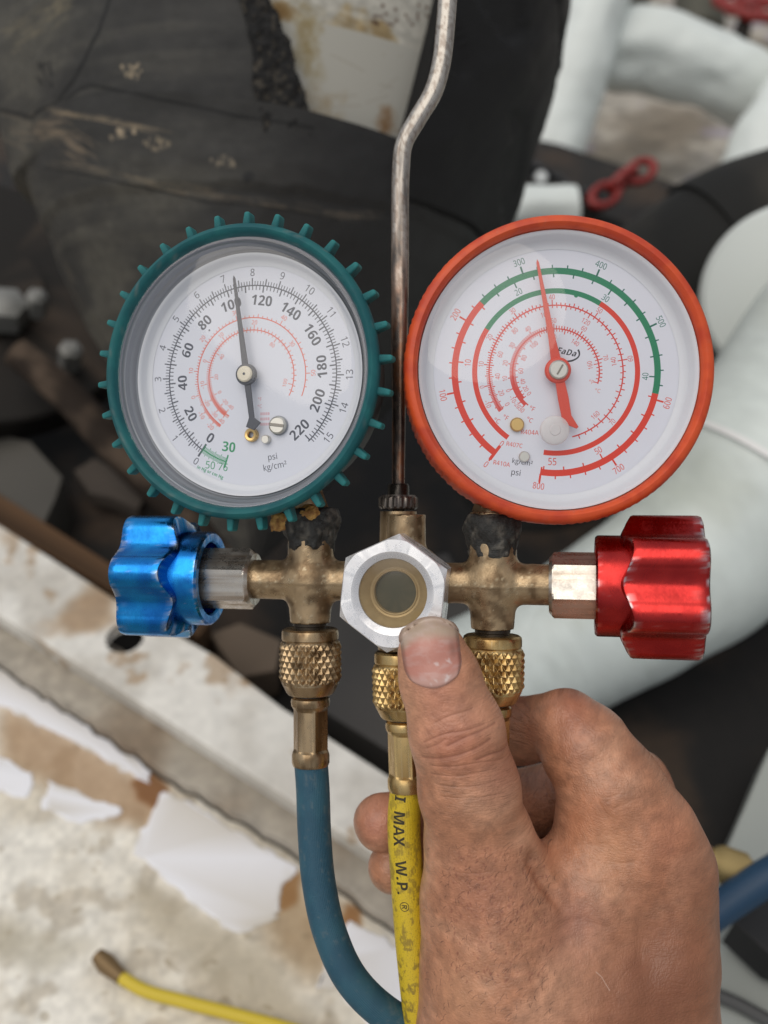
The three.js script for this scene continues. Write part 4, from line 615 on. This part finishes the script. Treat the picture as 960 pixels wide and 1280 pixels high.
  if (low) {
    const nd = [[-0.9, 0], [-0.45, 20], [-0.32, 25.2], [0, 26], [0.32, 25.2], [0.45, 20], [0.9, 0], [0.8, -6], [0.75, -11.4], [2.3, -13.0], [0.2, -14.6], [-1.9, -13.4], [-0.75, -11.2], [-0.8, -6]];
    part('needle', rotz(extr(nd, 2.6, 3.1), -7.8), M.needleGrey, m);
    part('hub', [rev([[0, 4.4], [1.7, 4.4], [2.05, 4.1], [2.1, 2.2]], 40)], M.cream, m);
    part('hub_ring', [rev([[2.08, 3.6], [2.7, 3.5], [2.8, 3.2], [2.8, 2.3], [0.1, 2.3]], 40), rev([[0, 4.47], [0.35, 4.45], [0.36, 4.3]], 16)], M.needleGrey, m);
    const sc = pt(38, 63, 11, 1.7), sg = [-4, 4].map(() => 0); part('adjusting_screw', [sc], M.steel, m);
    const slot = new RoundedBoxGeometry(4.0, 0.8, 0.3, 2, 0.1); slot.rotateZ(-8 * DEG); slot.translate(38 * u, -63 * u, 1.72); part('screw_slot', slot, std({ color: new THREE.Color(0.25, 0.23, 0.2), metalness: 0.8, roughness: 0.4 }), m);
    part('screw_washer', pt(38, 63, 12.2, 0.6), M.bezel, m);
    const rg = rev([[0.6 , 0.9], [0.9, 1.5], [1.5, 1.6], [1.8, 1.2], [1.8, 0.05]], 40); rg.translate(2.5 * u, -74 * u, 0); part('stop_pin', rg, M.brassPlain, m);
    part('stop_pin', pt(22, 80, 5.5, 1.6), M.steel, m);
  } else {
    const nd = [[-1.25, 2.5], [-0.85, 8], [-0.5, 20], [-0.32, 27], [0, 27.8], [0.32, 27], [0.5, 20], [0.85, 8], [1.25, 2.5], [1.15, -3], [1.35, -7], [1.2, -11.5], [2.4, -14.6], [1.9, -15.0], [-1.2, -13], [-1.3, -7], [-1.15, -3]];
    part('needle', [rotz(extr(nd, 2.6, 3.1), -10.6), rev([[2.3, 3.6], [2.9, 3.5], [3.2, 3.2], [3.2, 2.3], [0.1, 2.3]], 48)], M.needleRed, m);
    part('hub', [rev([[0, 4.4], [2.0, 4.4], [2.35, 4.1], [2.4, 2.6]], 40)], M.steel, m);
    const slot = new RoundedBoxGeometry(2.8, 0.45, 0.25, 2, 0.08); slot.rotateZ(60 * DEG); slot.translate(0.3, 0, 4.42); part('screw_slot', slot, std({ color: new THREE.Color(0.22, 0.2, 0.17), metalness: 0.7, roughness: 0.5 }), m);
    part('adjusting_screw', pt(-49, 66, 8.8, 1.2), M.brassPlain, m);
    part('stop_pin', pt(-40, 106, 6.8, 1.1), M.steel, m);
    const pg = rev([[0, 6.0], [1.2, 6.05], [1.4, 5.8], [2.8, 5.9], [3.4, 5.6], [3.6, 5.1], [3.6, 4.3]], 48); pg.translate(-5.7 * u, -75 * u, 0); part('vent_plug', pg, M.plug, m);
  }
  // stem from the case down to the manifold
  const end = low ? [xL, yTopL - 2, 0] : [xR, yTopR - 2, 0], loc = V(...end).applyQuaternion(new THREE.Quaternion().identity()), e = V(end[0] - pM[0], end[1] - pM[1], end[2] - pM[2]).applyQuaternion(m.quaternion.clone().invert());
  const st = e.clone().multiplyScalar(33 / e.length()); const sg2 = sweep([[st.x * 0.9, st.y * 0.9, -9, 6.0], [lerp(st.x, e.x, 0.5), lerp(st.y, e.y, 0.5), lerp(-9, e.z, 0.5), 6.0], [e.x, e.y, e.z, 6.0]], { seg: 16, rad: 4 }); 
  part('stem', paint(sg2, pBrass(5)), M.oldBrass, m);
  return m;
}
gauge(313.6, 470, 1.5, -16 * DEG, 'low');
gauge(695, 465, 13, -1 * DEG, 'high');

// ---------------------------------------------------------------- hoses
function knurl(r, L, n = 24, rows = 7) { // diamond knurling between a collar and a chamfer, along -y from 0
  const rr = [[3, 0], [r * 0.86, 0], [r * 0.93, -0.4], [r * 0.95, -1.0], [r * 0.95, -2.7], [r * 0.92, -3.1]], y0 = -3.4, y1 = -L + 3.2, N = 90;
  for (let j = 0; j <= N; j++) { const v = j / N, y = lerp(y0, y1, v), e = Math.min(1, Math.min(v, 1 - v) * 12); rr.push([(f) => { const a = f / (2 * Math.PI) * n, b = v * rows * 0.5, p = Math.abs((((a + b) % 1) + 1) % 1 - 0.5) * 2, q = Math.abs((((a - b) % 1) + 1) % 1 - 0.5) * 2; const h = Math.min(p, q); return r * 0.955 + e * 0.85 * Math.min(0.86, h * 1.05); }, y]); }
  rr.push([r * 0.95, y1 - 0.35], [r * 0.93, -L + 2.6], [r * 0.80, -L + 0.5], [r * 0.74, -L], [3, -L]);
  const g = rev(rr, 364, 0.45); g.rotateX(-Math.PI / 2); return g;
}
function ferruleGeo(r, L) { const h = (s) => hexR(r * s, 6); const g = rev([[2, 0], [r * 0.92, 0], [r * 1.06, 0.5], [r * 1.1, 1.4], [r * 1.08, 2.4], [r * 0.98, 3.2], [h(0.86), 3.8], [h(0.86), L - 4.4], [r * 1.0, L - 3.8], [r * 1.06, L - 2.8], [r * 1.06, L - 0.8], [r * 1.0, L], [2, L]], 128, 0.35); g.rotateX(Math.PI / 2); return g; }
// place a y-down piece at the set's point p, turned with the manifold
const placeM = (g, p, tilt = 0) => { if (tilt) g.rotateZ(tilt); g.applyQuaternion(qM); g.translate(...toD(p)); return g; };
const rubber = (c) => std({ color: c, roughness: 0.5, bumpMap: weave, bumpScale: 0.0002 });
const weave = tex(256, 256, (u, v) => { const a = Math.sin((u * 10 + v * 10) * Math.PI * 2), b = Math.sin((u * 10 - v * 10) * Math.PI * 2), n = per(u, v, 30, 3); const x = 0.5 + 0.18 * a * b + (n - 0.5) * 0.35; return [x, x, x]; }); weave.repeat.set(3, 24);
const nutL = 17.5;
function hoseTop(t, x, y, z, gold, k, tilt = 0) {
  const n = placeM(knurl(8.0, nutL), [x, y, z], tilt); paint(n, pBrass(k, gold)); part('coupling_nut', n, M.brass, t);
  const off = V(Math.sin(tilt) * (nutL + 0.6), -Math.cos(tilt) * (nutL + 0.6), 0);
  const gp = rev([[4.2, 0], [4.2, 2]], 32); gp.rotateX(Math.PI / 2); part('neck', placeM(gp, [x + off.x * 0.97, y + off.y * 0.97, z], tilt), std({ color: new THREE.Color(0.05, 0.04, 0.03), roughness: 0.6 }), t);
  const fL = 18.5, f = placeM(ferruleGeo(4.75, fL), [x + off.x, y + off.y, z], tilt); paint(f, pBrass(k + 2, gold)); part('ferrule', f, M.brass, t);
  return toD([x + Math.sin(tilt) * (nutL + fL - 1), y - Math.cos(tilt) * (nutL + fL - 1), z]);
}
{ // blue
  const y = yBotL - 1.6, t = thing('charging_hose', 'teal blue hose hanging free from the knurled nut beside the blue knob', 'hose', toD([xL, y, 0]));
  const e = hoseTop(t, xL, y, 0, false, 4, 0.01), z = e[2];
  const pts = [[...e, 4.5], ...[[391, 985, z], [393, 1040, z], [398, 1100, z + 1], [412, 1165, z + 2], [440, 1225, z + 2], [490, 1272, z], [560, 1300, z - 6], [660, 1312, z - 22]].map((p) => [...at(...p), 4.5])];
  { const sw = sweep(pts, { seg: 260, rad: 48 }); paint(sw, (a, b, c) => mixc(mixc([0.016, 0.08, 0.13], [0.024, 0.105, 0.155], sst(0.35, 0.7, fbm(a * 0.2, b * 0.12, c * 0.2, 4))), [0.13, 0.17, 0.18], sst(0.64, 0.76, fbm(a * 1.1, b * 0.5, c * 1.1, 3)) * 0.4)); part('tube', sw, vc({ roughness: 0.52, bumpMap: weave, bumpScale: 0.00025 }), t); }
}
{ // yellow, printed
  const y = yBotC - 0.2, t = thing('charging_hose', 'yellow hose printed with black capitals under the hexagonal sight glass', 'hose', toD([0.3, y, 0]));
  const e = hoseTop(t, 0.6, y, 0, true, 14, 0.035), z = e[2];
  const pts = [[...e, 4.35], ...[[505, 1030, z - 0.5], [509, 1100, z - 0.5], [514, 1170, z - 1], [521, 1240, z - 2], [528, 1300, z - 4], [540, 1420, z - 10]].map((p) => [...at(...p), 4.35])];
  const sw = sweep(pts, { seg: 140, rad: 40 }), L = sw.userData.length;
  const map = canvasTex(512, 2048, (g, w, h) => {
    g.fillStyle = 'rgb(214,186,40)'; g.fillRect(0, 0, w, h); const im = g.getImageData(0, 0, w, h);
    for (let j = 0; j < h; j++) for (let i = 0; i < w; i++) { const o = (j * w + i) * 4, a = fbm(i / 22, j / 34, 2, 4), b = fbm(i / 4, j / 5, 5, 3), s = sst(0.5, 0.72, a) * (0.35 + 0.5 * j / h) + sst(0.6, 0.75, b) * 0.3; im.data[o] = lerp(im.data[o], 120, s); im.data[o + 1] = lerp(im.data[o + 1], 100, s); im.data[o + 2] = lerp(im.data[o + 2], 46, s); } g.putImageData(im, 0, 0);
    const ppm = h / L, ppx = w / (2 * Math.PI * 4.35); g.save(); g.translate(0.685 * w, 0); g.scale(ppx, ppm); g.rotate(Math.PI / 2); g.fillStyle = 'rgba(38,34,20,0.92)'; g.textBaseline = 'middle'; g.font = 'bold 4.3px sans-serif';
    const mm = (y) => (y - 985) * K * 1.0; g.save(); g.textAlign = 'right'; g.fillText('PSI', mm(1002), 0); g.restore(); g.textAlign = 'center'; g.fillText('MAX', mm(1035), -0.2); g.fillText('W.P.', mm(1096), -0.3); g.font = '3.4px sans-serif'; g.fillText('®', mm(1131), -0.4); g.restore();
  });
  part('tube', sw, std({ map, roughness: 0.5, bumpMap: weave, bumpScale: 0.00015 }), t);
}
{ // third hose, mostly hidden by the thumb
  const y = yBotR - 1.6, t = thing('charging_hose', 'hose with bright knurled brass nut half hidden behind the thumb', 'hose', toD([xR, y, 0]));
  const e = hoseTop(t, xR, y, 0, true, 21, -0.01), z = e[2];
  part('tube', sweep([[...e, 4.5], ...[[600, 1010, z - 1], [585, 1060, z], [575, 1130, z - 2], [570, 1200, z - 4]].map((p) => [...at(...p), 4.5])], { seg: 60, rad: 32 }), rubber(new THREE.Color(0.35, 0.02, 0.02)), t);
}

// ================================================================= THE HAND
{
  const H = (x, y, z, r) => [...at(x, y, z), pxmm(r, z)];
  const chain = (p, pts, k, zs = 1) => { let d = 1e9; for (let i = 0; i < pts.length - 1; i++) d = smin(d, cone(p, pts[i], pts[i + 1], zs), k); return d; };
  const thumbT = [H(540, 818, 21, 44), H(550, 850, 20.5, 49), H(571, 915, 19.5, 58), H(586, 985, 17, 59), H(601, 1060, 12, 66), H(615, 1130, 8, 82)];
  const thumbMC = [H(612, 1120, 7, 82), H(627, 1210, 5, 98), H(634, 1300, 4, 109), H(655, 1520, -4, 118)];
  const idx1 = [H(708, 905, -4, 44), H(731, 935, -1, 55), H(762, 985, 1, 63), H(804, 1045, 1, 66), H(826, 1090, 0, 62)];
  const idx2 = [H(704, 906, -5, 43), H(650, 913, -20, 40), H(600, 918, -26, 37)];
  const idx3 = [H(600, 918, -26, 36), H(540, 930, -20, 33), H(515, 936, -15, 30)];
  const mid = [H(838, 1100, -16, 56), H(790, 985, -34, 46), H(735, 985, -40, 44), H(640, 1008, -30, 42), H(540, 1024, -17, 39), H(478, 1028, -13.5, 36)];
  const ring = [H(846, 1160, -30, 54), H(800, 1060, -52, 44), H(720, 1064, -52, 42), H(630, 1076, -36, 40), H(550, 1083, -19, 37), H(492, 1084, -14.5, 32)];
  const pink = [H(846, 1230, -44, 50), H(800, 1150, -62, 40), H(700, 1150, -54, 36), H(620, 1150, -36, 34), H(560, 1148, -24, 30)];
  const pal = [[H(752, 1048, 0, 60), H(738, 1110, 2, 66), H(726, 1170, 3, 70)], [H(826, 1090, 0, 62), H(812, 1200, 1, 80), H(800, 1300, 1, 92), H(770, 1520, -4, 104)], [H(842, 1120, -15, 54), H(830, 1300, -16, 66), H(790, 1520, -18, 96)], [H(846, 1170, -30, 52), H(820, 1330, -30, 66), H(780, 1520, -28, 90)], [H(846, 1240, -44, 48), H(800, 1360, -42, 64), H(750, 1520, -34, 84)], [H(722, 1165, 3, 60), H(724, 1240, 5, 84), H(720, 1340, 4, 100), H(715, 1520, -2, 108)], [H(690, 1230, -14, 74), H(690, 1350, -18, 90)], [H(715, 1520, -8, 120), H(730, 1760, -22, 128)]];
  const bumps = [[...at(800, 1000, 12), 7, -0.5], [...at(845, 1075, 8), 8, -0.7], [...at(715, 880, 3), 6, -0.5], [...at(795, 1190, 17), 9, 0.9], [...at(640, 1180, 26), 13, -0.7], [...at(722, 1170, 20), 7, 0.8]];
  const ridge = [[at(808, 1040, 14), at(780, 1300, 20)], [at(856, 1110, 2), at(862, 1300, 4)]].map((s) => s.map((q) => [...q, 0]));
  let cut = null;
  const field = (x, y, z) => {
    const p = [x, y, z];
    let palm = 1e9; for (const c of pal) palm = smin(palm, chain(p, c, 4), 8);
    palm = smin(palm, chain(p, thumbMC, 4), 9);
    const th = smin(chain(p, thumbT.slice(0, 3), 3, 1.16), chain(p, thumbT.slice(2), 4, 1.1), 3);
    let a = smin(palm, th, 6), b = smin(palm, smin(chain(p, idx1, 3), smin(chain(p, idx2, 2), chain(p, idx3, 2), 2), 1.6), 6);
    let d = smin(a, b, 0.8);
    const m = chain(p, mid, 3), r = chain(p, ring, 3), q = chain(p, pink, 3);
    d = smin(d, smin(smin(m, r, 1), q, 1), 1.2);
    for (const s of bumps) { const e = ((x - s[0]) ** 2 + (y - s[1]) ** 2 + (z - s[2]) ** 2) / (s[3] * s[3]); if (e < 4) d += s[4] * Math.exp(-e * 1.5); }
    for (const s of ridge) { const e = cone(p, s[0], s[1]); if (e < 8) d -= 0.55 * Math.exp(-e * e / 14); }
    if (cut) for (let i = 0; i < cut.length - 1; i++) d = -smin(-d, cone(p, cut[i], cut[i + 1]), 2.4);
    return d + (fbm(x * 0.11, y * 0.11, z * 0.11, 2) - 0.5) * 0.7;
  };
  // where a view ray from the photograph's viewpoint meets the skin (used to lay out creases on the skin)
  const surf = (x, y) => { for (let z = 36; z > -70; z -= 0.25) { const p = at(x, y, z); if (field(...p) < 0) { let a = z + 0.25, b = z; for (let i = 0; i < 10; i++) { const m = (a + b) / 2; if (field(...at(x, y, m)) < 0) b = m; else a = m; } return at(x, y, (a + b) / 2); } } return null; };
  cut = [[668, 1076, 2.0], [680, 1096, 1.5], [692, 1114, 1.1], [704, 1134, 0.4]].map(([x, y, r]) => { const q = surf(x, y); return [q[0], q[1], q[2] + 0.7, r]; });
  const lo = [-18, -235, -86], hi = [92, -22, 36];
  const g = nets(field, lo, hi, 1.15);
  const US = 170, uvf = (p) => [(p[0] + 20 + 0.35 * p[2]) / US, (p[1] + 190 + 0.12 * p[2]) / US];
  { const p = g.attributes.position, uv = new Float32Array(p.count * 2); for (let i = 0; i < p.count; i++) { const q = uvf([p.getX(i), p.getY(i), p.getZ(i)]); uv[i * 2] = q[0]; uv[i * 2 + 1] = q[1]; } g.setAttribute('uv', new THREE.BufferAttribute(uv, 2)); }
  const N = 2048, C = (x, y) => { const p = surf(x, y); if (!p) return null; const q = uvf(p); return [q[0] * N, (1 - q[1]) * N]; };
  // creases: [polyline, width in mm, depth 0..1]
  const creases = [
    [[[545, 903], [560, 895], [590, 886]], 0.35, 0.5], [[[530, 928], [545, 921], [560, 916], [580, 914], [605, 905]], 0.35, 0.6], [[[560, 932], [580, 922], [600, 914], [618, 904]], 0.5, 0.9], [[[528, 946], [550, 948], [575, 943], [598, 934], [612, 924]], 0.55, 1.0], [[[596, 950], [614, 942], [630, 936]], 0.45, 0.8], [[[534, 935], [548, 930], [556, 924]], 0.4, 0.7], [[[540, 957], [570, 958], [600, 952], [628, 948]], 0.3, 0.45], [[[540, 967], [575, 970], [612, 962]], 0.28, 0.4], [[[545, 980], [580, 984], [620, 976]], 0.25, 0.3], [[[550, 995], [585, 998], [625, 992]], 0.22, 0.25],
    [[[552, 1085], [580, 1092], [610, 1090]], 0.3, 0.2], [[[540, 1120], [566, 1132], [590, 1134]], 0.3, 0.2],
  ];
  const folds = [[[712, 1020], [724, 1017], [736, 1010], [744, 1000]], [[712, 1060], [726, 1060], [740, 1056], [756, 1055]], [[716, 1096], [736, 1102], [756, 1102], [774, 1110]], [[745, 1005], [756, 1014], [766, 1026]], [[741, 1058], [747, 1048], [757, 1040]], [[770, 1116], [784, 1130], [798, 1150], [802, 1172], [800, 1200]], [[760, 1000], [774, 992], [790, 990]], [[770, 1012], [784, 1004], [798, 1002]], [[715, 880], [725, 890], [738, 896]], [[705, 876], [712, 888], [722, 900]], [[760, 1080], [780, 1076], [796, 1080]], [[700, 1160], [730, 1150], [760, 1158]], [[650, 1180], [680, 1172], [710, 1180]]];
  const bump = canvasTex(N, N, (c) => {
    const im = c.createImageData(N, N);
    for (let j = 0; j < N; j++) for (let i = 0; i < N; i++) { // skin relief: fine criss-cross, pores, slow folds
      const u = i / N * US, v = j / N * US, w1 = fbm(u * 0.25, v * 0.25, 1, 2) * 5; const a = Math.abs(vn(u * 1.1 + w1, v * 2.3 + w1 * 0.5, 3) - 0.5) * 2, b = Math.abs(vn(u * 2.2 - v * 1.0 + w1, v * 1.3 + u * 0.5, 7) - 0.5) * 2, f = vn(u * 5, v * 5, 2), o = (j * N + i) * 4; const x = 168 + 26 * Math.min(a * 1.6, 1) + 24 * Math.min(b * 1.6, 1) + 8 * f - 12 * (fbm(u * 0.6, v * 0.6, 9, 3) > 0.66 ? 1 : 0); im.data[o] = im.data[o + 1] = im.data[o + 2] = x; im.data[o + 3] = 255; }
    c.putImageData(im, 0, 0); c.lineCap = 'round'; c.lineJoin = 'round';
    const mmpx = N / US;
    for (const [pl, w, d] of creases) { const P = pl.map((q) => C(...q)).filter(Boolean); for (const [s, al] of [[3.6, 0.24], [2.0, 0.34], [0.9, 0.55]]) { c.strokeStyle = `rgba(0,0,0,${al * d})`; c.lineWidth = w * s * mmpx; c.beginPath(); P.forEach((q, i) => { if (!i) c.moveTo(...q); else { const m = [(P[i - 1][0] + q[0]) / 2, (P[i - 1][1] + q[1]) / 2]; c.quadraticCurveTo(P[i - 1][0], P[i - 1][1], ...m); if (i === P.length - 1) c.lineTo(...q); } }); c.stroke(); } }
    for (const pl of folds) for (let r = 0; r < 3; r++) { const P = pl.map(([x, y]) => C(x + (rnd() - 0.5) * 9, y + (rnd() - 0.5) * 9)).filter(Boolean); for (const [lw, al] of [[34, 0.05], [20, 0.06], [9, 0.09], [4, 0.10]]) { c.strokeStyle = `rgba(0,0,0,${al})`; c.lineWidth = lw; c.beginPath(); P.forEach((q, i) => i ? c.lineTo(...q) : c.moveTo(...q)); c.stroke(); } }
    for (let k = 0; k < 700; k++) { const q = C(700 + rnd() * 150, 960 + rnd() * 160); if (!q) continue; const a = 0.6 + (rnd() - 0.5) * 1.6, l = 8 + rnd() * 16; c.strokeStyle = 'rgba(0,0,0,0.10)'; c.lineWidth = 2; c.beginPath(); c.moveTo(...q); c.lineTo(q[0] + Math.cos(a) * l, q[1] + Math.sin(a) * l); c.stroke(); }
    for (let k = 0; k < 260; k++) { const q = C(545 + rnd() * 90, 960 + rnd() * 60); if (!q) continue; c.strokeStyle = 'rgba(0,0,0,0.16)'; c.lineWidth = 1.4; c.beginPath(); c.moveTo(...q); c.lineTo(q[0] + 14 + rnd() * 26, q[1] + (rnd() - 0.6) * 8); c.stroke(); }
    for (let k = 0; k < 330; k++) { const q = C(560 + rnd() * 120, 1060 + rnd() * 150); if (!q) continue; c.fillStyle = 'rgba(0,0,0,0.13)'; c.beginPath(); c.ellipse(q[0], q[1], 2.5 + rnd() * 2, 4 + rnd() * 4, rnd() - 0.5, 0, 7); c.fill(); }
  });
  bump.colorSpace = THREE.NoColorSpace;
  const map = canvasTex(N, N, (c) => {
    const im = c.createImageData(N, N);
    for (let j = 0; j < N; j++) for (let i = 0; i < N; i++) { const u = i / N * US, v = j / N * US, a = fbm(u * 0.09, v * 0.09, 1, 4), b = fbm(u * 0.5, v * 0.5, 3, 4), f = vn(u * 4, v * 4, 8), o = (j * N + i) * 4, s = sst(0.35, 0.65, a), k = 0.93 + (b - 0.5) * 0.32 + (f - 0.5) * 0.04; im.data[o] = lerp(203, 187, s) * k; im.data[o + 1] = lerp(150, 131, s) * k; im.data[o + 2] = lerp(119, 100, s) * k; im.data[o + 3] = 255; }
    c.putImageData(im, 0, 0);
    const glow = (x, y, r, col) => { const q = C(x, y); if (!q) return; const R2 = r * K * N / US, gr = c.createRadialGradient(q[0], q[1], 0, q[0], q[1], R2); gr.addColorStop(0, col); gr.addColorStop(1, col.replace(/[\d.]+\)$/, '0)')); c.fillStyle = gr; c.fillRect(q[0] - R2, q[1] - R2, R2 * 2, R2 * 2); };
    glow(565, 925, 60, 'rgba(176,98,78,0.45)'); glow(545, 860, 40, 'rgba(186,110,92,0.35)'); glow(715, 890, 60, 'rgba(150,82,66,0.4)'); glow(740, 1035, 60, 'rgba(196,120,84,0.4)'); glow(830, 1060, 70, 'rgba(176,104,76,0.35)'); glow(800, 1210, 110, 'rgba(136,84,58,0.55)'); glow(850, 1240, 110, 'rgba(116,70,48,0.62)'); glow(880, 1110, 80, 'rgba(116,70,48,0.55)'); glow(820, 1280, 120, 'rgba(122,76,54,0.5)'); glow(600, 1120, 70, 'rgba(150,92,74,0.3)'); glow(720, 1150, 50, 'rgba(130,84,80,0.3)'); glow(470, 1030, 50, 'rgba(176,96,80,0.4)'); glow(660, 915, 40, 'rgba(140,80,64,0.35)');  // reddish knuckle tints; the dark browns at right paint in the hand's shaded side
    glow(770, 1060, 60, 'rgba(206,160,116,0.3)'); glow(580, 1250, 60, 'rgba(206,160,122,0.35)');
    const mmpx = N / US; c.lineCap = 'round';
    for (const [pl, w, d] of creases) { const P = pl.map((q) => C(...q)).filter(Boolean); c.strokeStyle = `rgba(110,60,46,${0.26 * d})`; c.lineWidth = w * 0.9 * mmpx; c.beginPath(); P.forEach((q, i) => i ? c.lineTo(...q) : c.moveTo(...q)); c.stroke(); }
    for (let k = 0; k < 300; k++) { const q = C(560 + rnd() * 125, 1060 + rnd() * 170); if (!q) continue; c.fillStyle = `rgba(120,70,56,${0.12 + rnd() * 0.2})`; c.beginPath(); c.ellipse(q[0], q[1], 2 + rnd() * 2, 3 + rnd() * 4, rnd() - 0.5, 0, 7); c.fill(); }
    for (let k = 0; k < 190; k++) { const q = C(530 + rnd() * 165, 1050 + rnd() * 225); if (!q) continue; const a = 0.9 + rnd() * 0.9, l = 14 + rnd() * 26; c.strokeStyle = 'rgba(50,32,26,0.5)'; c.lineWidth = 1.2; c.beginPath(); c.moveTo(...q); c.quadraticCurveTo(q[0] - Math.cos(a) * l * 0.5 - 3, q[1] + Math.sin(a) * l * 0.2, q[0] - Math.cos(a) * l, q[1] + Math.sin(a) * l * 0.5); c.stroke(); }
    { const P = [[745, 1215], [752, 1221], [757, 1230], [762, 1238]].map((q) => C(...q)).filter(Boolean); c.strokeStyle = 'rgba(226,206,196,0.5)'; c.lineWidth = 2; c.beginPath(); P.forEach((q, i) => i ? c.lineTo(...q) : c.moveTo(...q)); c.stroke(); }
  });
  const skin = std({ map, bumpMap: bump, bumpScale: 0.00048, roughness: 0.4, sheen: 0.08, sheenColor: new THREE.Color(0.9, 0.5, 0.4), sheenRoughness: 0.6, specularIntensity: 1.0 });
  const t = thing('hand', 'bare right hand gripping the hoses, thumb pressed beside the sight glass', 'hand', at(640, 1120, 0));
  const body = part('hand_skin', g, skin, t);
  // thumbnail: a curved plate laid on the thumb tip
  const nu = 36, nv = 40, P = [], Ccol = [], I = [];
  const ax0 = [543, 861], ax1 = [531, 770], hw = (v) => (v < 0.25 ? lerp(0.80, 1, Math.sqrt(v / 0.25)) : v > 0.8 ? lerp(1, 0.84, ((v - 0.8) / 0.2) ** 2) : 1) * lerp(37, 38.5, v);
  for (let layer = 0; layer < 1; layer++) for (let j = 0; j <= nv; j++) for (let i = 0; i <= nu; i++) {
    const v = j / nv, s = i / nu * 2 - 1, dx = ax1[0] - ax0[0], dy = ax1[1] - ax0[1], l = Math.hypot(dx, dy), nx = -dy / l, ny = dx / l;
    const arcv = v + (v < 0.5 ? (0.16 * s * s) * (1 - v * 2) : -(0.13 * s * s) * (v * 2 - 1)), w = hw(v) * s;
    const x = ax0[0] + dx * arcv + nx * w + 2, y = ax0[1] + dy * arcv + ny * w, q = surf(clamp(x, 499.5, 600), Math.max(y, 771)) ?? at(x, y, 22);
    const e = Math.max(Math.abs(s), 1 - v * 4 > 0 ? 1 - v * 4 : 0), lift = lerp(0.75, -0.15, sst(0.86, 1, e)) + 0.35 * sst(0.8, 1, v) * (1 - sst(0.9, 1, Math.abs(s)));
    P.push(q[0], q[1], q[2] + lift);
    const pink = [0.50, 0.215, 0.165], white = [0.46, 0.35, 0.26], lun = [0.52, 0.33, 0.28]; const fr = sst(0.62, 0.84, v + 0.10 * s * s + (fbm(s * 2, v * 3, 5, 3) - 0.5) * 0.16), n = fbm(s * 2.5 + 4, v * 14, 2, 3);
    let c = mixc(pink, white, fr); c = mixc(c, lun, sst(0.22, 0.08, v) * 0.7); c = mixc(c, [0.62, 0.47, 0.44], sst(0.5, 0.8, n) * 0.3); c = mixc(c, [0.15, 0.075, 0.055], sst(0.8, 0.97, Math.abs(s)) * 0.55 + sst(0.95, 1, v) * 0.5); c = mixc(c, [0.72, 0.64, 0.62], sst(0.62, 0.7, fbm(s * 7 + 1, v * 9, 8, 3)) * (v < 0.4 && s > -0.2 ? 0.6 : 0.05)); c = mixc(c, [0.2, 0.09, 0.06], Math.exp(-((s - 0.72) ** 2 * 60 + (v - 0.52) ** 2 * 40)) * 0.6);
    Ccol.push(...c);
  }
  for (let j = 0; j < nv; j++) for (let i = 0; i < nu; i++) { const a = j * (nu + 1) + i, b = a + nu + 1; I.push(a, a + 1, b, b, a + 1, b + 1); }
  const ng = new THREE.BufferGeometry(); ng.setAttribute('position', new THREE.Float32BufferAttribute(P, 3)); ng.setAttribute('color', new THREE.Float32BufferAttribute(Ccol, 3)); ng.setIndex(I); ng.computeVertexNormals(); boxUV(ng);
  part('thumbnail', ng, vc({ roughness: 0.36, clearcoat: 0.25, clearcoatRoughness: 0.35, bumpMap: fine, bumpScale: 0.00006 }), t);
}
scene.traverse((o) => { if (o.isMesh) { o.castShadow = o.receiveShadow = true; } });
renderer.render(scene, camera);
